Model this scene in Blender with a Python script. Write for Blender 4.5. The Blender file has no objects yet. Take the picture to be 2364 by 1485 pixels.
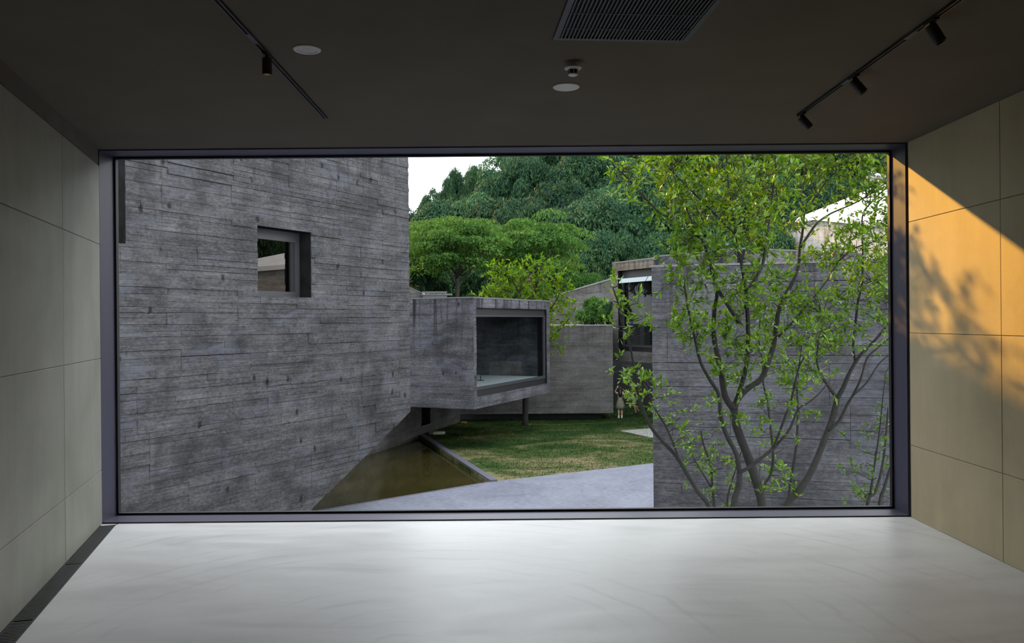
import bpy, math, random
import numpy as np
from mathutils import Vector, Matrix

# ------------------------------------------------------------------ camera, light, exposure
SC = bpy.context.scene
C = SC.collection
F = 1900.0                      # focal length in pixels of the 2364 x 1485 frame
ROLL = math.radians(0.5)
EYE = 1.6
cam_d = bpy.data.cameras.new('camera')
cam_d.sensor_fit = 'HORIZONTAL'
cam_d.sensor_width = 36.0
cam_d.lens = 36.0 * F / 2364.0
cam_d.clip_start = 0.05
cam_d.clip_end = 4000
cam = bpy.data.objects.new('camera', cam_d)
C.objects.link(cam)
cam.matrix_world = (Matrix.Translation((0, 0, EYE)) @ Matrix.Rotation(math.radians(90), 4, 'X')
                    @ Matrix.Rotation(-ROLL, 4, 'Z'))
SC.camera = cam

w = bpy.data.worlds.new('sky')
SC.world = w
w.use_nodes = True
bg = w.node_tree.nodes['Background']
bg.inputs['Color'].default_value = (0.90, 0.95, 1.0, 1)
bg.inputs['Strength'].default_value = 4.0

SUN = Vector((-0.60, 1.0, 0.545)).normalized()      # direction towards the sun
sl = bpy.data.lights.new('sun', 'SUN')
sl.energy = 9.0
sl.color = (1.0, 0.52, 0.09)
sl.angle = math.radians(1.2)
so = bpy.data.objects.new('sun', sl)
C.objects.link(so)
so.rotation_euler = SUN.to_track_quat('Z', 'Y').to_euler()
so.location = (-20, 34, 25)

SC.view_settings.view_transform = 'Standard'
SC.view_settings.look = 'None'
SC.view_settings.gamma = 1
SC.view_settings.use_curve_mapping = False
SC.view_settings.exposure = 0.0
SC.cycles.max_bounces = 6
SC.cycles.diffuse_bounces = 4
SC.cycles.glossy_bounces = 3
SC.cycles.caustics_reflective = False
SC.cycles.caustics_refractive = False

GZ = -3.5                       # courtyard ground level; the room's floor is z = 0
R = random.Random(7)

# ------------------------------------------------------------------ layout helpers
def level(px, py):
    a, b = px - 1182.0, 742.5 - py
    c, s = math.cos(ROLL), math.sin(ROLL)
    return a * c + b * s, -a * s + b * c
def at(px, py, Y):
    a, b = level(px, py)
    return Vector((a / F * Y, Y, EYE + b / F * Y))
def on_ground(px, py, z=GZ):
    a, b = level(px, py)
    Y = (z - EYE) * F / b
    return Vector((a / F * Y, Y, z))

class Frame:
    """vertical plane: origin (x, y), X axis along the wall (left to right as seen), -Y towards the viewer"""
    def __init__(s, ox, oy, dx, dy):
        l = math.hypot(dx, dy)
        s.o = (ox, oy); s.d = (dx / l, dy / l); s.rz = math.atan2(dy, dx)
    def sz(s, px, py):
        a, b = level(px, py)
        k = a / F
        ox, oy = s.o; dx, dy = s.d
        t = (k * oy - ox) / (dx - k * dy)
        Y = oy + dy * t
        return t, EYE + b / F * Y
    def world(s, x, y, z):
        dx, dy = s.d
        return Vector((s.o[0] + dx * x - dy * y, s.o[1] + dy * x + dx * y, z))

# ------------------------------------------------------------------ mesh helpers
class MB:
    def __init__(s): s.v = []; s.f = []
    def poly(s, pts):
        n = len(s.v); s.v += [tuple(p) for p in pts]; s.f.append(tuple(range(n, n + len(pts)))); return s
    def box(s, x0, x1, y0, y1, z0, z1):
        n = len(s.v)
        s.v += [(x0, y0, z0), (x1, y0, z0), (x1, y1, z0), (x0, y1, z0), (x0, y0, z1), (x1, y0, z1), (x1, y1, z1), (x0, y1, z1)]
        s.f += [tuple(n + i for i in q) for q in ((0, 3, 2, 1), (4, 5, 6, 7), (0, 1, 5, 4), (1, 2, 6, 5), (2, 3, 7, 6), (3, 0, 4, 7))]
        return s
    def cbox(s, x0, x1, y0, y1, z0, z1, c=0.004):
        """box whose four long front edges are chamfered: a ring inset at the -Y face"""
        n = len(s.v)
        s.v += [(x0, y1, z0), (x1, y1, z0), (x1, y1, z1), (x0, y1, z1),
                (x0, y0 + c, z0), (x1, y0 + c, z0), (x1, y0 + c, z1), (x0, y0 + c, z1),
                (x0 + c, y0, z0 + c), (x1 - c, y0, z0 + c), (x1 - c, y0, z1 - c), (x0 + c, y0, z1 - c)]
        s.f.append((n + 3, n + 2, n + 1, n))
        for k in range(4):
            j = (k + 1) % 4
            s.f.append((n + k, n + j, n + 4 + j, n + 4 + k))
            s.f.append((n + 4 + k, n + 4 + j, n + 8 + j, n + 8 + k))
        s.f.append((n + 8, n + 9, n + 10, n + 11))
        return s
    def prism_y(s, pts, y0, y1):
        """polygon pts (x, z), counter-clockwise seen from -Y, extruded from y0 (front) to y1"""
        n = len(s.v); k = len(pts)
        s.v += [(x, y0, z) for x, z in pts] + [(x, y1, z) for x, z in pts]
        s.f.append(tuple(range(n, n + k)))
        s.f.append(tuple(range(n + 2 * k - 1, n + k - 1, -1)))
        for i in range(k):
            j = (i + 1) % k
            s.f.append((n + j, n + i, n + k + i, n + k + j))
        return s
    def prism_z(s, pts, z0, z1):
        """polygon pts (x, y) counter-clockwise from above"""
        n = len(s.v); k = len(pts)
        s.v += [(p[0], p[1], z0) for p in pts] + [(p[0], p[1], z1) for p in pts]
        s.f.append(tuple(range(n + k - 1, n - 1, -1)))
        s.f.append(tuple(range(n + k, n + 2 * k)))
        for i in range(k):
            j = (i + 1) % k
            s.f.append((n + i, n + j, n + k + j, n + k + i))
        return s
    def tube(s, pts, rad, n=7, cap=True):
        pts = [Vector(p) for p in pts]
        rings = []
        prev = None
        for i, p in enumerate(pts):
            t = (pts[min(i + 1, len(pts) - 1)] - pts[max(i - 1, 0)])
            if t.length < 1e-9: t = Vector((0, 0, 1))
            t.normalize()
            if prev is None:
                a = t.orthogonal().normalized()
            else:
                a = (prev - t * prev.dot(t))
                a = a.normalized() if a.length > 1e-6 else t.orthogonal().normalized()
            prev = a
            b = t.cross(a)
            r = rad[i] if hasattr(rad, '__len__') else rad
            o = len(s.v)
            for k in range(n):
                an = 2 * math.pi * k / n
                s.v.append(tuple(p + (a * math.cos(an) + b * math.sin(an)) * r))
            rings.append(o)
        for o, q in zip(rings, rings[1:]):
            for k in range(n):
                j = (k + 1) % n
                s.f.append((o + k, o + j, q + j, q + k))
        if cap:
            s.f.append(tuple(rings[0] + k for k in range(n - 1, -1, -1)))
            s.f.append(tuple(rings[-1] + k for k in range(n)))
        return s
    def lathe(s, prof, n=24, origin=(0, 0, 0), sy=1.0):
        """profile (r, z) from one end to the other"""
        rings = []
        ox, oy, oz = origin
        for r, z in prof:
            o = len(s.v)
            for k in range(n):
                an = 2 * math.pi * k / n
                s.v.append((ox + r * math.cos(an), oy + sy * r * math.sin(an), oz + z))
            rings.append(o)
        for o, q in zip(rings, rings[1:]):
            for k in range(n):
                j = (k + 1) % n
                s.f.append((o + k, o + j, q + j, q + k))
        s.f.append(tuple(rings[0] + k for k in range(n - 1, -1, -1)))
        s.f.append(tuple(rings[-1] + k for k in range(n)))
        return s
    def ball(s, c, r, n=10, m=7):
        if not hasattr(r, '__len__'): r = (r, r, r)
        o = len(s.v)
        for i in range(m + 1):
            ph = math.pi * i / m
            for k in range(n):
                an = 2 * math.pi * k / n
                s.v.append((c[0] + r[0] * math.sin(ph) * math.cos(an), c[1] + r[1] * math.sin(ph) * math.sin(an), c[2] - r[2] * math.cos(ph)))
        for i in range(m):
            for k in range(n):
                j = (k + 1) % n
                s.f.append((o + i * n + k, o + i * n + j, o + (i + 1) * n + j, o + (i + 1) * n + k))
        return s
    def mesh(s, name, mat, smooth=False):
        me = bpy.data.meshes.new(name)
        me.from_pydata(s.v, [], s.f)
        if mat: me.materials.append(mat)
        if smooth: me.polygons.foreach_set('use_smooth', [True] * len(me.polygons))
        me.update()
        return me
    def build(s, name, mat, parent=None, smooth=False):
        return link(name, s.mesh(name, mat, smooth), parent)

def link(name, me, parent=None):
    o = bpy.data.objects.new(name, me)
    C.objects.link(o)
    if parent is not None: o.parent = parent
    return o
def empty(name, loc=(0, 0, 0), rz=0.0, parent=None):
    o = bpy.data.objects.new(name, None)
    o.empty_display_size = 0.2
    C.objects.link(o); o.location = loc; o.rotation_euler = (0, 0, rz)
    if parent is not None: o.parent = parent
    return o
def tag(o, label=None, cat=None, group=None, kind=None):
    if label: o['label'] = label
    if cat: o['category'] = cat
    if group: o['group'] = group
    if kind: o['kind'] = kind
    return o
def fast_mesh(name, V, nper, mat):
    """V: (n*nper, 3) array, faces are consecutive runs of nper vertices"""
    V = np.asarray(V, dtype=np.float32).reshape(-1, 3)
    n = len(V) // nper
    me = bpy.data.meshes.new(name)
    me.vertices.add(len(V)); me.vertices.foreach_set('co', V.ravel())
    me.loops.add(len(V)); me.loops.foreach_set('vertex_index', np.arange(len(V), dtype=np.int32))
    me.polygons.add(n); me.polygons.foreach_set('loop_start', np.arange(0, n * nper, nper, dtype=np.int32))
    me.materials.append(mat)
    me.update(calc_edges=True)
    return me

# ------------------------------------------------------------------ materials
def newmat(name):
    m = bpy.data.materials.new(name); m.use_nodes = True
    nt = m.node_tree
    return m, nt, nt.nodes['Principled BSDF'], nt.nodes, nt.links
def rgb(c): return (c[0], c[1], c[2], 1.0)
def ramp(nodes, stops):
    r = nodes.new('ShaderNodeValToRGB')
    e = r.color_ramp.elements
    e[0].position, e[0].color = stops[0][0], rgb(stops[0][1])
    e[1].position, e[1].color = stops[-1][0], rgb(stops[-1][1])
    for p, c in stops[1:-1]:
        k = e.new(p); k.color = rgb(c)
    return r
def noise(nt, vec, scale, detail=4, rough=0.55, mapscale=None, dist=0.0):
    n = nt.nodes.new('ShaderNodeTexNoise')
    n.inputs['Scale'].default_value = scale
    n.inputs['Detail'].default_value = detail
    n.inputs['Roughness'].default_value = rough
    n.inputs['Distortion'].default_value = dist
    if mapscale:
        mp = nt.nodes.new('ShaderNodeMapping'); mp.inputs['Scale'].default_value = mapscale
        nt.links.new(vec, mp.inputs['Vector']); vec = mp.outputs['Vector']
    nt.links.new(vec, n.inputs['Vector'])
    return n.outputs['Fac']
def math_n(nt, op, a, b=None, clamp=False):
    n = nt.nodes.new('ShaderNodeMath'); n.operation = op; n.use_clamp = clamp
    for i, x in enumerate((a, b)):
        if x is None: continue
        if isinstance(x, (int, float)): n.inputs[i].default_value = x
        else: nt.links.new(x, n.inputs[i])
    return n.outputs[0]
def maprange(nt, v, a, b, c, d):
    n = nt.nodes.new('ShaderNodeMapRange')
    nt.links.new(v, n.inputs[0])
    for i, x in enumerate((a, b, c, d)): n.inputs[i + 1].default_value = x
    return n.outputs[0]
def mixc(nt, fac, a, b, mode='MIX'):
    n = nt.nodes.new('ShaderNodeMix'); n.data_type = 'RGBA'; n.blend_type = mode
    if isinstance(fac, (int, float)): n.inputs[0].default_value = fac
    else: nt.links.new(fac, n.inputs[0])
    for i, x in ((6, a), (7, b)):
        if isinstance(x, tuple): n.inputs[i].default_value = rgb(x)
        else: nt.links.new(x, n.inputs[i])
    return n.outputs[2]
def objcoord(nt):
    return nt.nodes.new('ShaderNodeTexCoord').outputs['Object']
def bump(nt, h, strength, distance, bsdf):
    b = nt.nodes.new('ShaderNodeBump')
    b.inputs['Strength'].default_value = strength; b.inputs['Distance'].default_value = distance
    nt.links.new(h, b.inputs['Height']); nt.links.new(b.outputs['Normal'], bsdf.inputs['Normal'])

def plain(name, col, rough=0.6, metal=0.0, spec=0.5, vary=0.0, vscale=6.0):
    m, nt, b, N, L = newmat(name)
    b.inputs['Roughness'].default_value = rough
    b.inputs['Metallic'].default_value = metal
    b.inputs['Specular IOR Level'].default_value = spec
    n = noise(nt, objcoord(nt), vscale, 5)
    lo = tuple(c * (1 - vary) for c in col); hi = tuple(c * (1 + vary) for c in col)
    r = ramp(N, [(0.3, lo), (0.7, hi)])
    L.new(n, r.inputs['Fac']); L.new(r.outputs['Color'], b.inputs['Base Color'])
    return m

def board_concrete(name, dark, light, stain=0.5, knots=True, streak=0.4, island=0.3, ztop=None, zrun=2.0):
    """board-marked concrete; object X runs along the boards. ztop: height of the edge that rain runs down from"""
    m, nt, b, N, L = newmat(name)
    co = objcoord(nt)
    grain = noise(nt, co, 1.0, 4, 0.7, (1.6, 1.0, 42.0), 0.15)
    band = noise(nt, co, 1.0, 4, 0.6, (0.35, 1.0, 5.0), 0.2)
    fine = noise(nt, co, 11.0, 5, 0.75, (1.0, 1.0, 1.8))
    blot = noise(nt, co, 0.9, 4, 0.65, (1.0, 1.0, 1.3), 0.5)
    f = math_n(nt, 'ADD', math_n(nt, 'MULTIPLY', maprange(nt, grain, 0.3, 0.7, -0.5, 0.5), 0.42),
               math_n(nt, 'ADD', math_n(nt, 'MULTIPLY', maprange(nt, fine, 0.3, 0.7, -0.5, 0.5), 0.60),
                      math_n(nt, 'ADD', math_n(nt, 'MULTIPLY', maprange(nt, blot, 0.3, 0.7, -0.5, 0.5), 0.45),
                             math_n(nt, 'MULTIPLY', maprange(nt, band, 0.3, 0.7, -0.5, 0.5), 0.40))))
    f = math_n(nt, 'ADD', f, 0.5)
    mid = tuple((a + c) / 2 for a, c in zip(dark, light))
    r = ramp(N, [(0.02, tuple(c * 0.7 for c in dark)), (0.3, dark), (0.55, mid), (0.8, light), (1.0, tuple(c * 1.35 for c in light))])
    L.new(f, r.inputs['Fac'])
    col = r.outputs['Color']
    geo = N.new('ShaderNodeNewGeometry')
    isl = maprange(nt, geo.outputs['Random Per Island'], 0, 1, 1 - island, 1 + island * 0.75)
    hs = N.new('ShaderNodeHueSaturation'); L.new(col, hs.inputs['Color']); L.new(isl, hs.inputs['Value'])
    col = hs.outputs['Color']
    st = noise(nt, co, 0.45, 6, 0.66, (1.0, 1.0, 0.85), 1.0)
    col = mixc(nt, maprange(nt, st, 0.52, 0.66, 0.0, stain), col, tuple(c * 0.4 for c in dark))
    pat = noise(nt, co, 0.8, 4, 0.66, (1.0, 1.0, 2.2), 0.7)
    col = mixc(nt, maprange(nt, pat, 0.53, 0.70, 0.0, 0.5), col, (light[0] * 1.05, light[1] * 1.14, light[2] * 1.34))
    run = noise(nt, co, 1.0, 4, 0.65, (4.2, 1.0, 0.16), 0.2)
    rm_ = maprange(nt, run, 0.50, 0.66, 0.0, streak)
    if ztop is not None:
        sp = N.new('ShaderNodeSeparateXYZ'); L.new(co, sp.inputs[0])
        rm_ = math_n(nt, 'MULTIPLY', rm_, maprange(nt, sp.outputs['Z'], ztop - zrun, ztop, 0.12, 1.25), True)
    col = mixc(nt, rm_, col, tuple(c * 0.35 for c in dark))
    if knots:
        vo = N.new('ShaderNodeTexVoronoi'); vo.inputs['Scale'].default_value = 1.0; vo.inputs['Randomness'].default_value = 0.55
        mp = N.new('ShaderNodeMapping'); mp.inputs['Scale'].default_value = (2.1, 0.0, 1.35)
        L.new(co, mp.inputs['Vector']); L.new(mp.outputs['Vector'], vo.inputs['Vector'])
        kd_ = math_n(nt, 'ADD', vo.outputs['Distance'], math_n(nt, 'MULTIPLY', math_n(nt, 'SUBTRACT', fine, 0.5), 0.16))
        col = mixc(nt, maprange(nt, kd_, 0.075, 0.14, 0.9, 0.0), col, tuple(c * 0.25 for c in dark))
    L.new(col, b.inputs['Base Color'])
    b.inputs['Roughness'].default_value = 0.88
    b.inputs['Specular IOR Level'].default_value = 0.2
    h = math_n(nt, 'ADD', math_n(nt, 'MULTIPLY', grain, 0.8), math_n(nt, 'MULTIPLY', fine, 0.5))
    bump(nt, h, 0.7, 0.03, b)
    return m

def room_concrete(name, dark, light, rough=0.55):
    m, nt, b, N, L = newmat(name)
    co = objcoord(nt)
    ver = noise(nt, co, 1.0, 5, 0.6, (3.5, 1.0, 0.35), 0.6)
    cl = noise(nt, co, 1.1, 6, 0.6, None, 0.4)
    fine = noise(nt, co, 70.0, 4, 0.6)
    f = math_n(nt, 'ADD', math_n(nt, 'MULTIPLY', ver, 0.3), math_n(nt, 'ADD', math_n(nt, 'MULTIPLY', cl, 0.6), math_n(nt, 'MULTIPLY', fine, 0.1)))
    r = ramp(N, [(0.36, dark), (0.62, light)])
    L.new(f, r.inputs['Fac'])
    vo = N.new('ShaderNodeTexVoronoi'); vo.inputs['Scale'].default_value = 3.2
    L.new(co, vo.inputs['Vector'])
    pits = maprange(nt, vo.outputs['Distance'], 0.012, 0.022, 0.7, 0.0)
    col = mixc(nt, pits, r.outputs['Color'], tuple(c * 0.3 for c in dark))
    L.new(col, b.inputs['Base Color'])
    b.inputs['Roughness'].default_value = rough
    b.inputs['Specular IOR Level'].default_value = 0.35
    bump(nt, math_n(nt, 'ADD', cl, math_n(nt, 'MULTIPLY', fine, 0.15)), 0.15, 0.02, b)
    return m

def glass_mat(name, tint=(1, 1, 1), refl=1.0, coat=0.0):
    """thin architectural pane: transparent with a mirror coat that grows at grazing angles"""
    m = bpy.data.materials.new(name); m.use_nodes = True
    nt = m.node_tree; N = nt.nodes; L = nt.links
    N.remove(N['Principled BSDF'])
    tr = N.new('ShaderNodeBsdfTransparent'); tr.inputs['Color'].default_value = rgb(tint)
    gl = N.new('ShaderNodeBsdfGlossy'); gl.inputs['Roughness'].default_value = 0.0
    fr = N.new('ShaderNodeFresnel'); fr.inputs['IOR'].default_value = 1.45
    # coat: anti-reflective share taken off head-on
    fac = math_n(nt, 'MULTIPLY', math_n(nt, 'SUBTRACT', fr.outputs[0], coat, True), refl, True)
    mx = N.new('ShaderNodeMixShader')
    L.new(fac, mx.inputs[0]); L.new(tr.outputs[0], mx.inputs[1]); L.new(gl.outputs[0], mx.inputs[2])
    L.new(mx.outputs[0], N['Material Output'].inputs['Surface'])
    return m

def leaf_mat(name, cols, trans=0.35, rough=0.45, spec=0.4):
    """cols: 3 colours, spread leaf by leaf"""
    m, nt, b, N, L = newmat(name)
    geo = N.new('ShaderNodeNewGeometry')
    oi = N.new('ShaderNodeObjectInfo')
    big = noise(nt, objcoord(nt), 0.7, 3)
    f = math_n(nt, 'ADD', math_n(nt, 'MULTIPLY', geo.outputs['Random Per Island'], 0.6), math_n(nt, 'MULTIPLY', big, 0.5))
    r = ramp(N, [(0.15, cols[0]), (0.55, cols[1]), (0.95, cols[2])])
    L.new(f, r.inputs['Fac'])
    hs = N.new('ShaderNodeHueSaturation')
    L.new(r.outputs['Color'], hs.inputs['Color'])
    L.new(maprange(nt, oi.outputs['Random'], 0, 1, 0.6, 1.4), hs.inputs['Value'])
    L.new(maprange(nt, oi.outputs['Random'], 0, 1, 0.515, 0.488), hs.inputs['Hue'])
    L.new(hs.outputs['Color'], b.inputs['Base Color'])
    b.inputs['Roughness'].default_value = rough
    b.inputs['Specular IOR Level'].default_value = spec
    t = N.new('ShaderNodeBsdfTranslucent')
    br = N.new('ShaderNodeHueSaturation'); br.inputs['Value'].default_value = 1.5; br.inputs['Saturation'].default_value = 1.1
    L.new(hs.outputs['Color'], br.inputs['Color']); L.new(br.outputs['Color'], t.inputs['Color'])
    mx = N.new('ShaderNodeMixShader'); mx.inputs[0].default_value = trans
    L.new(b.outputs[0], mx.inputs[1]); L.new(t.outputs[0], mx.inputs[2])
    L.new(mx.outputs[0], N['Material Output'].inputs['Surface'])
    return m

M = {}
M['conc_big'] = board_concrete('concrete_grey_boards', (0.037, 0.036, 0.038), (0.092, 0.089, 0.092), 0.65, True, 0.85, 0.12, 7.2, 3.2)
M['conc_box'] = board_concrete('concrete_stained_boards', (0.045, 0.045, 0.052), (0.120, 0.118, 0.128), 0.6, True, 0.95, 0.10, 2.5, 2.6)
M['conc_back'] = board_concrete('concrete_brown_grey_boards', (0.068, 0.064, 0.061), (0.118, 0.112, 0.107), 0.35, False, 0.5, 0.08, 1.35, 1.6)
M['conc_front'] = board_concrete('concrete_dark_boards', (0.037, 0.0365, 0.0395), (0.084, 0.083, 0.088), 0.5, False, 0.7, 0.30, 2.7, 1.5)
M['conc_far'] = board_concrete('concrete_warm_boards', (0.26, 0.235, 0.205), (0.46, 0.43, 0.39), 0.3, False, 0.8, 0.08, 9.5, 4.0)
M['conc_upper'] = board_concrete('concrete_pale_boards', (0.060, 0.057, 0.053), (0.135, 0.13, 0.122), 0.3, False, 0.8, 0.12, 4.6, 1.2)
M['joint_shade'] = plain('painted_joint_shade', (0.008, 0.0078, 0.0078), 0.95, spec=0.1, vary=0.5, vscale=3.0)  # same concrete as the boards, with the joints' shade put into the colour
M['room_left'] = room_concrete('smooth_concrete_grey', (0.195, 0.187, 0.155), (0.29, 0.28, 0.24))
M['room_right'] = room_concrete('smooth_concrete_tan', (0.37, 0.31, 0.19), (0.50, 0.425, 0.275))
M['room_back'] = room_concrete('smooth_concrete_dark', (0.10, 0.095, 0.085), (0.14, 0.135, 0.12))
M['joint'] = plain('shadow_joint', (0.07, 0.065, 0.055), 0.9, vary=0.2)
M['ceiling'] = plain('ceiling_plaster', (0.125, 0.112, 0.088), 0.9, spec=0.1, vary=0.06, vscale=2.0)
M['frame'] = plain('frame_purple_grey_metal', (0.054, 0.050, 0.080), 0.45, 0.0, 0.5, 0.05)
M['frame2'] = plain('window_frame_grey_metal', (0.035, 0.034, 0.038), 0.45, 0.0, 0.5, 0.05)
M['black'] = plain('black_rubber', (0.008, 0.008, 0.009), 0.6, vary=0.2)
M['lamp_black'] = plain('lamp_black_metal', (0.012, 0.011, 0.009), 0.45, vary=0.15)
M['grille'] = plain('grille_dark_metal', (0.05, 0.05, 0.053), 0.5, 0.2, vary=0.1)
M['grate'] = plain('grate_steel', (0.10, 0.098, 0.093), 0.45, 0.4, vary=0.25, vscale=40)
M['white'] = plain('white_plastic', (0.62, 0.61, 0.59), 0.5, vary=0.03)
M['lens'] = plain('frosted_lens', (0.50, 0.49, 0.50), 0.35, vary=0.03)
M['roof'] = plain('white_roof_coating', (0.70, 0.70, 0.72), 0.7, vary=0.12, vscale=1.5)
M['coping'] = plain('pale_coping', (0.10, 0.098, 0.095), 0.8, vary=0.15)
M['pale_edge'] = plain('pale_concrete_edge', (0.16, 0.16, 0.16), 0.8, vary=0.2)
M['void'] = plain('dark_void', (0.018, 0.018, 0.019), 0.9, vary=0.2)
M['dark_wall'] = plain('charcoal_render', (0.045, 0.045, 0.048), 0.85, vary=0.15, vscale=1.0)
M['kerb'] = plain('kerb_metal', (0.085, 0.08, 0.11), 0.4, 0.0, 0.5, 0.12, 3.0)
M['inner_floor'] = plain('gallery_floor', (0.60, 0.63, 0.66), 0.35, vary=0.06)
M['canvas'] = plain('painted_canvas', (0.30, 0.20, 0.08), 0.7, vary=0.8, vscale=2.5)
M['inner_wall'] = plain('gallery_wall', (0.55, 0.55, 0.53), 0.8, vary=0.15, vscale=1.2)
M['bark'] = plain('bark_grey_brown', (0.013, 0.012, 0.0095), 0.9, vary=0.4, vscale=25)
M['bark_far'] = plain('bark_pale', (0.035, 0.03, 0.024), 0.9, vary=0.4, vscale=4)
M['glass'] = glass_mat('clear_glass', (0.97, 0.985, 0.98), 0.6, 0.07)
M['glass2'] = glass_mat('grey_glass', (0.80, 0.86, 0.86), 0.55)
M['glass3'] = glass_mat('dark_reflective_glass', (0.16, 0.17, 0.18), 2.6)
M['leaf_near'] = leaf_mat('leaf_bright', [(0.032, 0.082, 0.006), (0.090, 0.175, 0.008), (0.20, 0.29, 0.018)], 0.40, 0.35, 0.5)
M['leaf_hill'] = leaf_mat('leaf_hill', [(0.009, 0.034, 0.022), (0.026, 0.070, 0.034), (0.075, 0.125, 0.036)], 0.2, 0.7, 0.1)  # aerial haze put into the greens as extra blue
M['leaf_fern'] = leaf_mat('leaf_umbrella', [(0.014, 0.048, 0.012), (0.042, 0.105, 0.020), (0.105, 0.18, 0.030)], 0.3, 0.7, 0.1)
M['leaf_lime'] = leaf_mat('leaf_lime', [(0.040, 0.10, 0.006), (0.095, 0.185, 0.008), (0.17, 0.26, 0.018)], 0.4, 0.6, 0.2)
M['skin'] = plain('skin', (0.42, 0.26, 0.19), 0.6, vary=0.05)
M['hair'] = plain('black_hair', (0.008, 0.007, 0.007), 0.5, vary=0.3)
M['dress'] = plain('khaki_cloth', (0.15, 0.15, 0.11), 0.9, vary=0.25, vscale=8)
M['shorts'] = plain('pale_cloth', (0.34, 0.33, 0.29), 0.9, vary=0.2, vscale=8)
M['top_dark'] = plain('dark_cloth', (0.03, 0.03, 0.035), 0.9, vary=0.2)
M['cloth_white'] = plain('white_cloth', (0.62, 0.60, 0.57), 0.9, vary=0.1)

def floor_mat():
    m, nt, b, N, L = newmat('floor_pale_screed')
    co = objcoord(nt)
    sw = noise(nt, co, 0.9, 7, 0.6, (1.0, 3.0, 1.0), 1.4)
    fine = noise(nt, co, 60.0, 3)
    r = ramp(N, [(0.32, (0.575, 0.56, 0.55)), (0.5, (0.65, 0.635, 0.625)), (0.68, (0.70, 0.685, 0.675))])
    L.new(math_n(nt, 'ADD', math_n(nt, 'MULTIPLY', sw, 0.9), math_n(nt, 'MULTIPLY', fine, 0.1)), r.inputs['Fac'])
    # trowel swirl and scuff marks near the middle of the floor
    wv = N.new('ShaderNodeTexWave'); wv.wave_type = 'RINGS'; wv.rings_direction = 'SPHERICAL'
    mp = N.new('ShaderNodeMapping'); mp.inputs['Location'].default_value = (0.55, -4.0, 0.0); mp.inputs['Scale'].default_value = (1, 1, 1)
    L.new(co, mp.inputs['Vector']); L.new(mp.outputs['Vector'], wv.inputs['Vector'])
    wv.inputs['Scale'].default_value = 1.6; wv.inputs['Distortion'].default_value = 3.5; wv.inputs['Detail'].default_value = 4; wv.inputs['Detail Scale'].default_value = 1.2
    sc = noise(nt, co, 1.2, 4, 0.5)
    ms = math_n(nt, 'MULTIPLY', maprange(nt, wv.outputs['Fac'], 0.0, 0.16, 1.0, 0.0), maprange(nt, sc, 0.48, 0.64, 0.0, 0.34))
    col = mixc(nt, ms, r.outputs['Color'], (0.42, 0.40, 0.38))
    L.new(col, b.inputs['Base Color'])
    L.new(maprange(nt, sw, 0.3, 0.7, 0.28, 0.42), b.inputs['Roughness'])
    b.inputs['Specular IOR Level'].default_value = 0.26
    bump(nt, sw, 0.08, 0.02, b)
    return m
M['floor'] = floor_mat()

def grass_mat():
    m, nt, b, N, L = newmat('lawn_grass')
    co = objcoord(nt)
    a = noise(nt, co, 0.42, 6, 0.62, (0.8, 1.2, 1.0), 0.8)
    f = noise(nt, co, 5.0, 5, 0.65, (0.5, 1.6, 1))
    r = ramp(N, [(0.36, (0.010, 0.026, 0.006)), (0.47, (0.020, 0.046, 0.008)), (0.56, (0.044, 0.060, 0.016)), (0.70, (0.150, 0.125, 0.068))])
    sp = N.new('ShaderNodeSeparateXYZ'); L.new(co, sp.inputs[0])
    wear = maprange(nt, math_n(nt, 'SUBTRACT', math_n(nt, 'MULTIPLY', sp.outputs['X'], 0.5), sp.outputs['Y']), -42.0, -26.0, -0.06, 0.09)
    mixf = math_n(nt, 'ADD', math_n(nt, 'MULTIPLY', maprange(nt, a, 0.3, 0.7, 0.2, 0.8), 0.55), math_n(nt, 'MULTIPLY', maprange(nt, f, 0.3, 0.7, 0.2, 0.8), 0.45))
    L.new(math_n(nt, 'ADD', mixf, wear), r.inputs['Fac'])
    L.new(r.outputs['Color'], b.inputs['Base Color'])
    b.inputs['Roughness'].default_value = 0.95; b.inputs['Specular IOR Level'].default_value = 0.1
    bump(nt, f, 0.9, 0.08, b)
    return m
M['grass'] = grass_mat()
M['earth'] = plain('hill_soil', (0.035, 0.045, 0.02), 0.95, vary=0.4, vscale=0.3)

def path_mat():
    m, nt, b, N, L = newmat('path_pale_concrete')
    co = objcoord(nt)
    a = noise(nt, co, 0.6, 7, 0.65, (1, 1, 1), 0.6)
    f = noise(nt, co, 6.0, 6, 0.7, (1.0, 2.2, 1.0))
    r = ramp(N, [(0.36, (0.050, 0.053, 0.078)), (0.48, (0.092, 0.097, 0.132)), (0.62, (0.135, 0.142, 0.185))])
    L.new(math_n(nt, 'ADD', math_n(nt, 'MULTIPLY', maprange(nt, a, 0.3, 0.7, 0.3, 0.7), 0.5), math_n(nt, 'MULTIPLY', maprange(nt, f, 0.3, 0.7, 0.15, 0.85), 0.5)), r.inputs['Fac'])
    L.new(r.outputs['Color'], b.inputs['Base Color'])
    b.inputs['Roughness'].default_value = 0.6
    bump(nt, f, 0.3, 0.02, b)
    return m
M['path'] = path_mat()

def water_mat():
    m, nt, b, N, L = newmat('murky_water')
    co = objcoord(nt)
    a = noise(nt, co, 0.5, 5)
    r = ramp(N, [(0.3, (0.020, 0.0175, 0.005)), (0.7, (0.034, 0.028, 0.010))])
    L.new(a, r.inputs['Fac']); L.new(r.outputs['Color'], b.inputs['Base Color'])
    b.inputs['Roughness'].default_value = 0.06
    b.inputs['IOR'].default_value = 1.33
    return m
M['water'] = water_mat()

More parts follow.
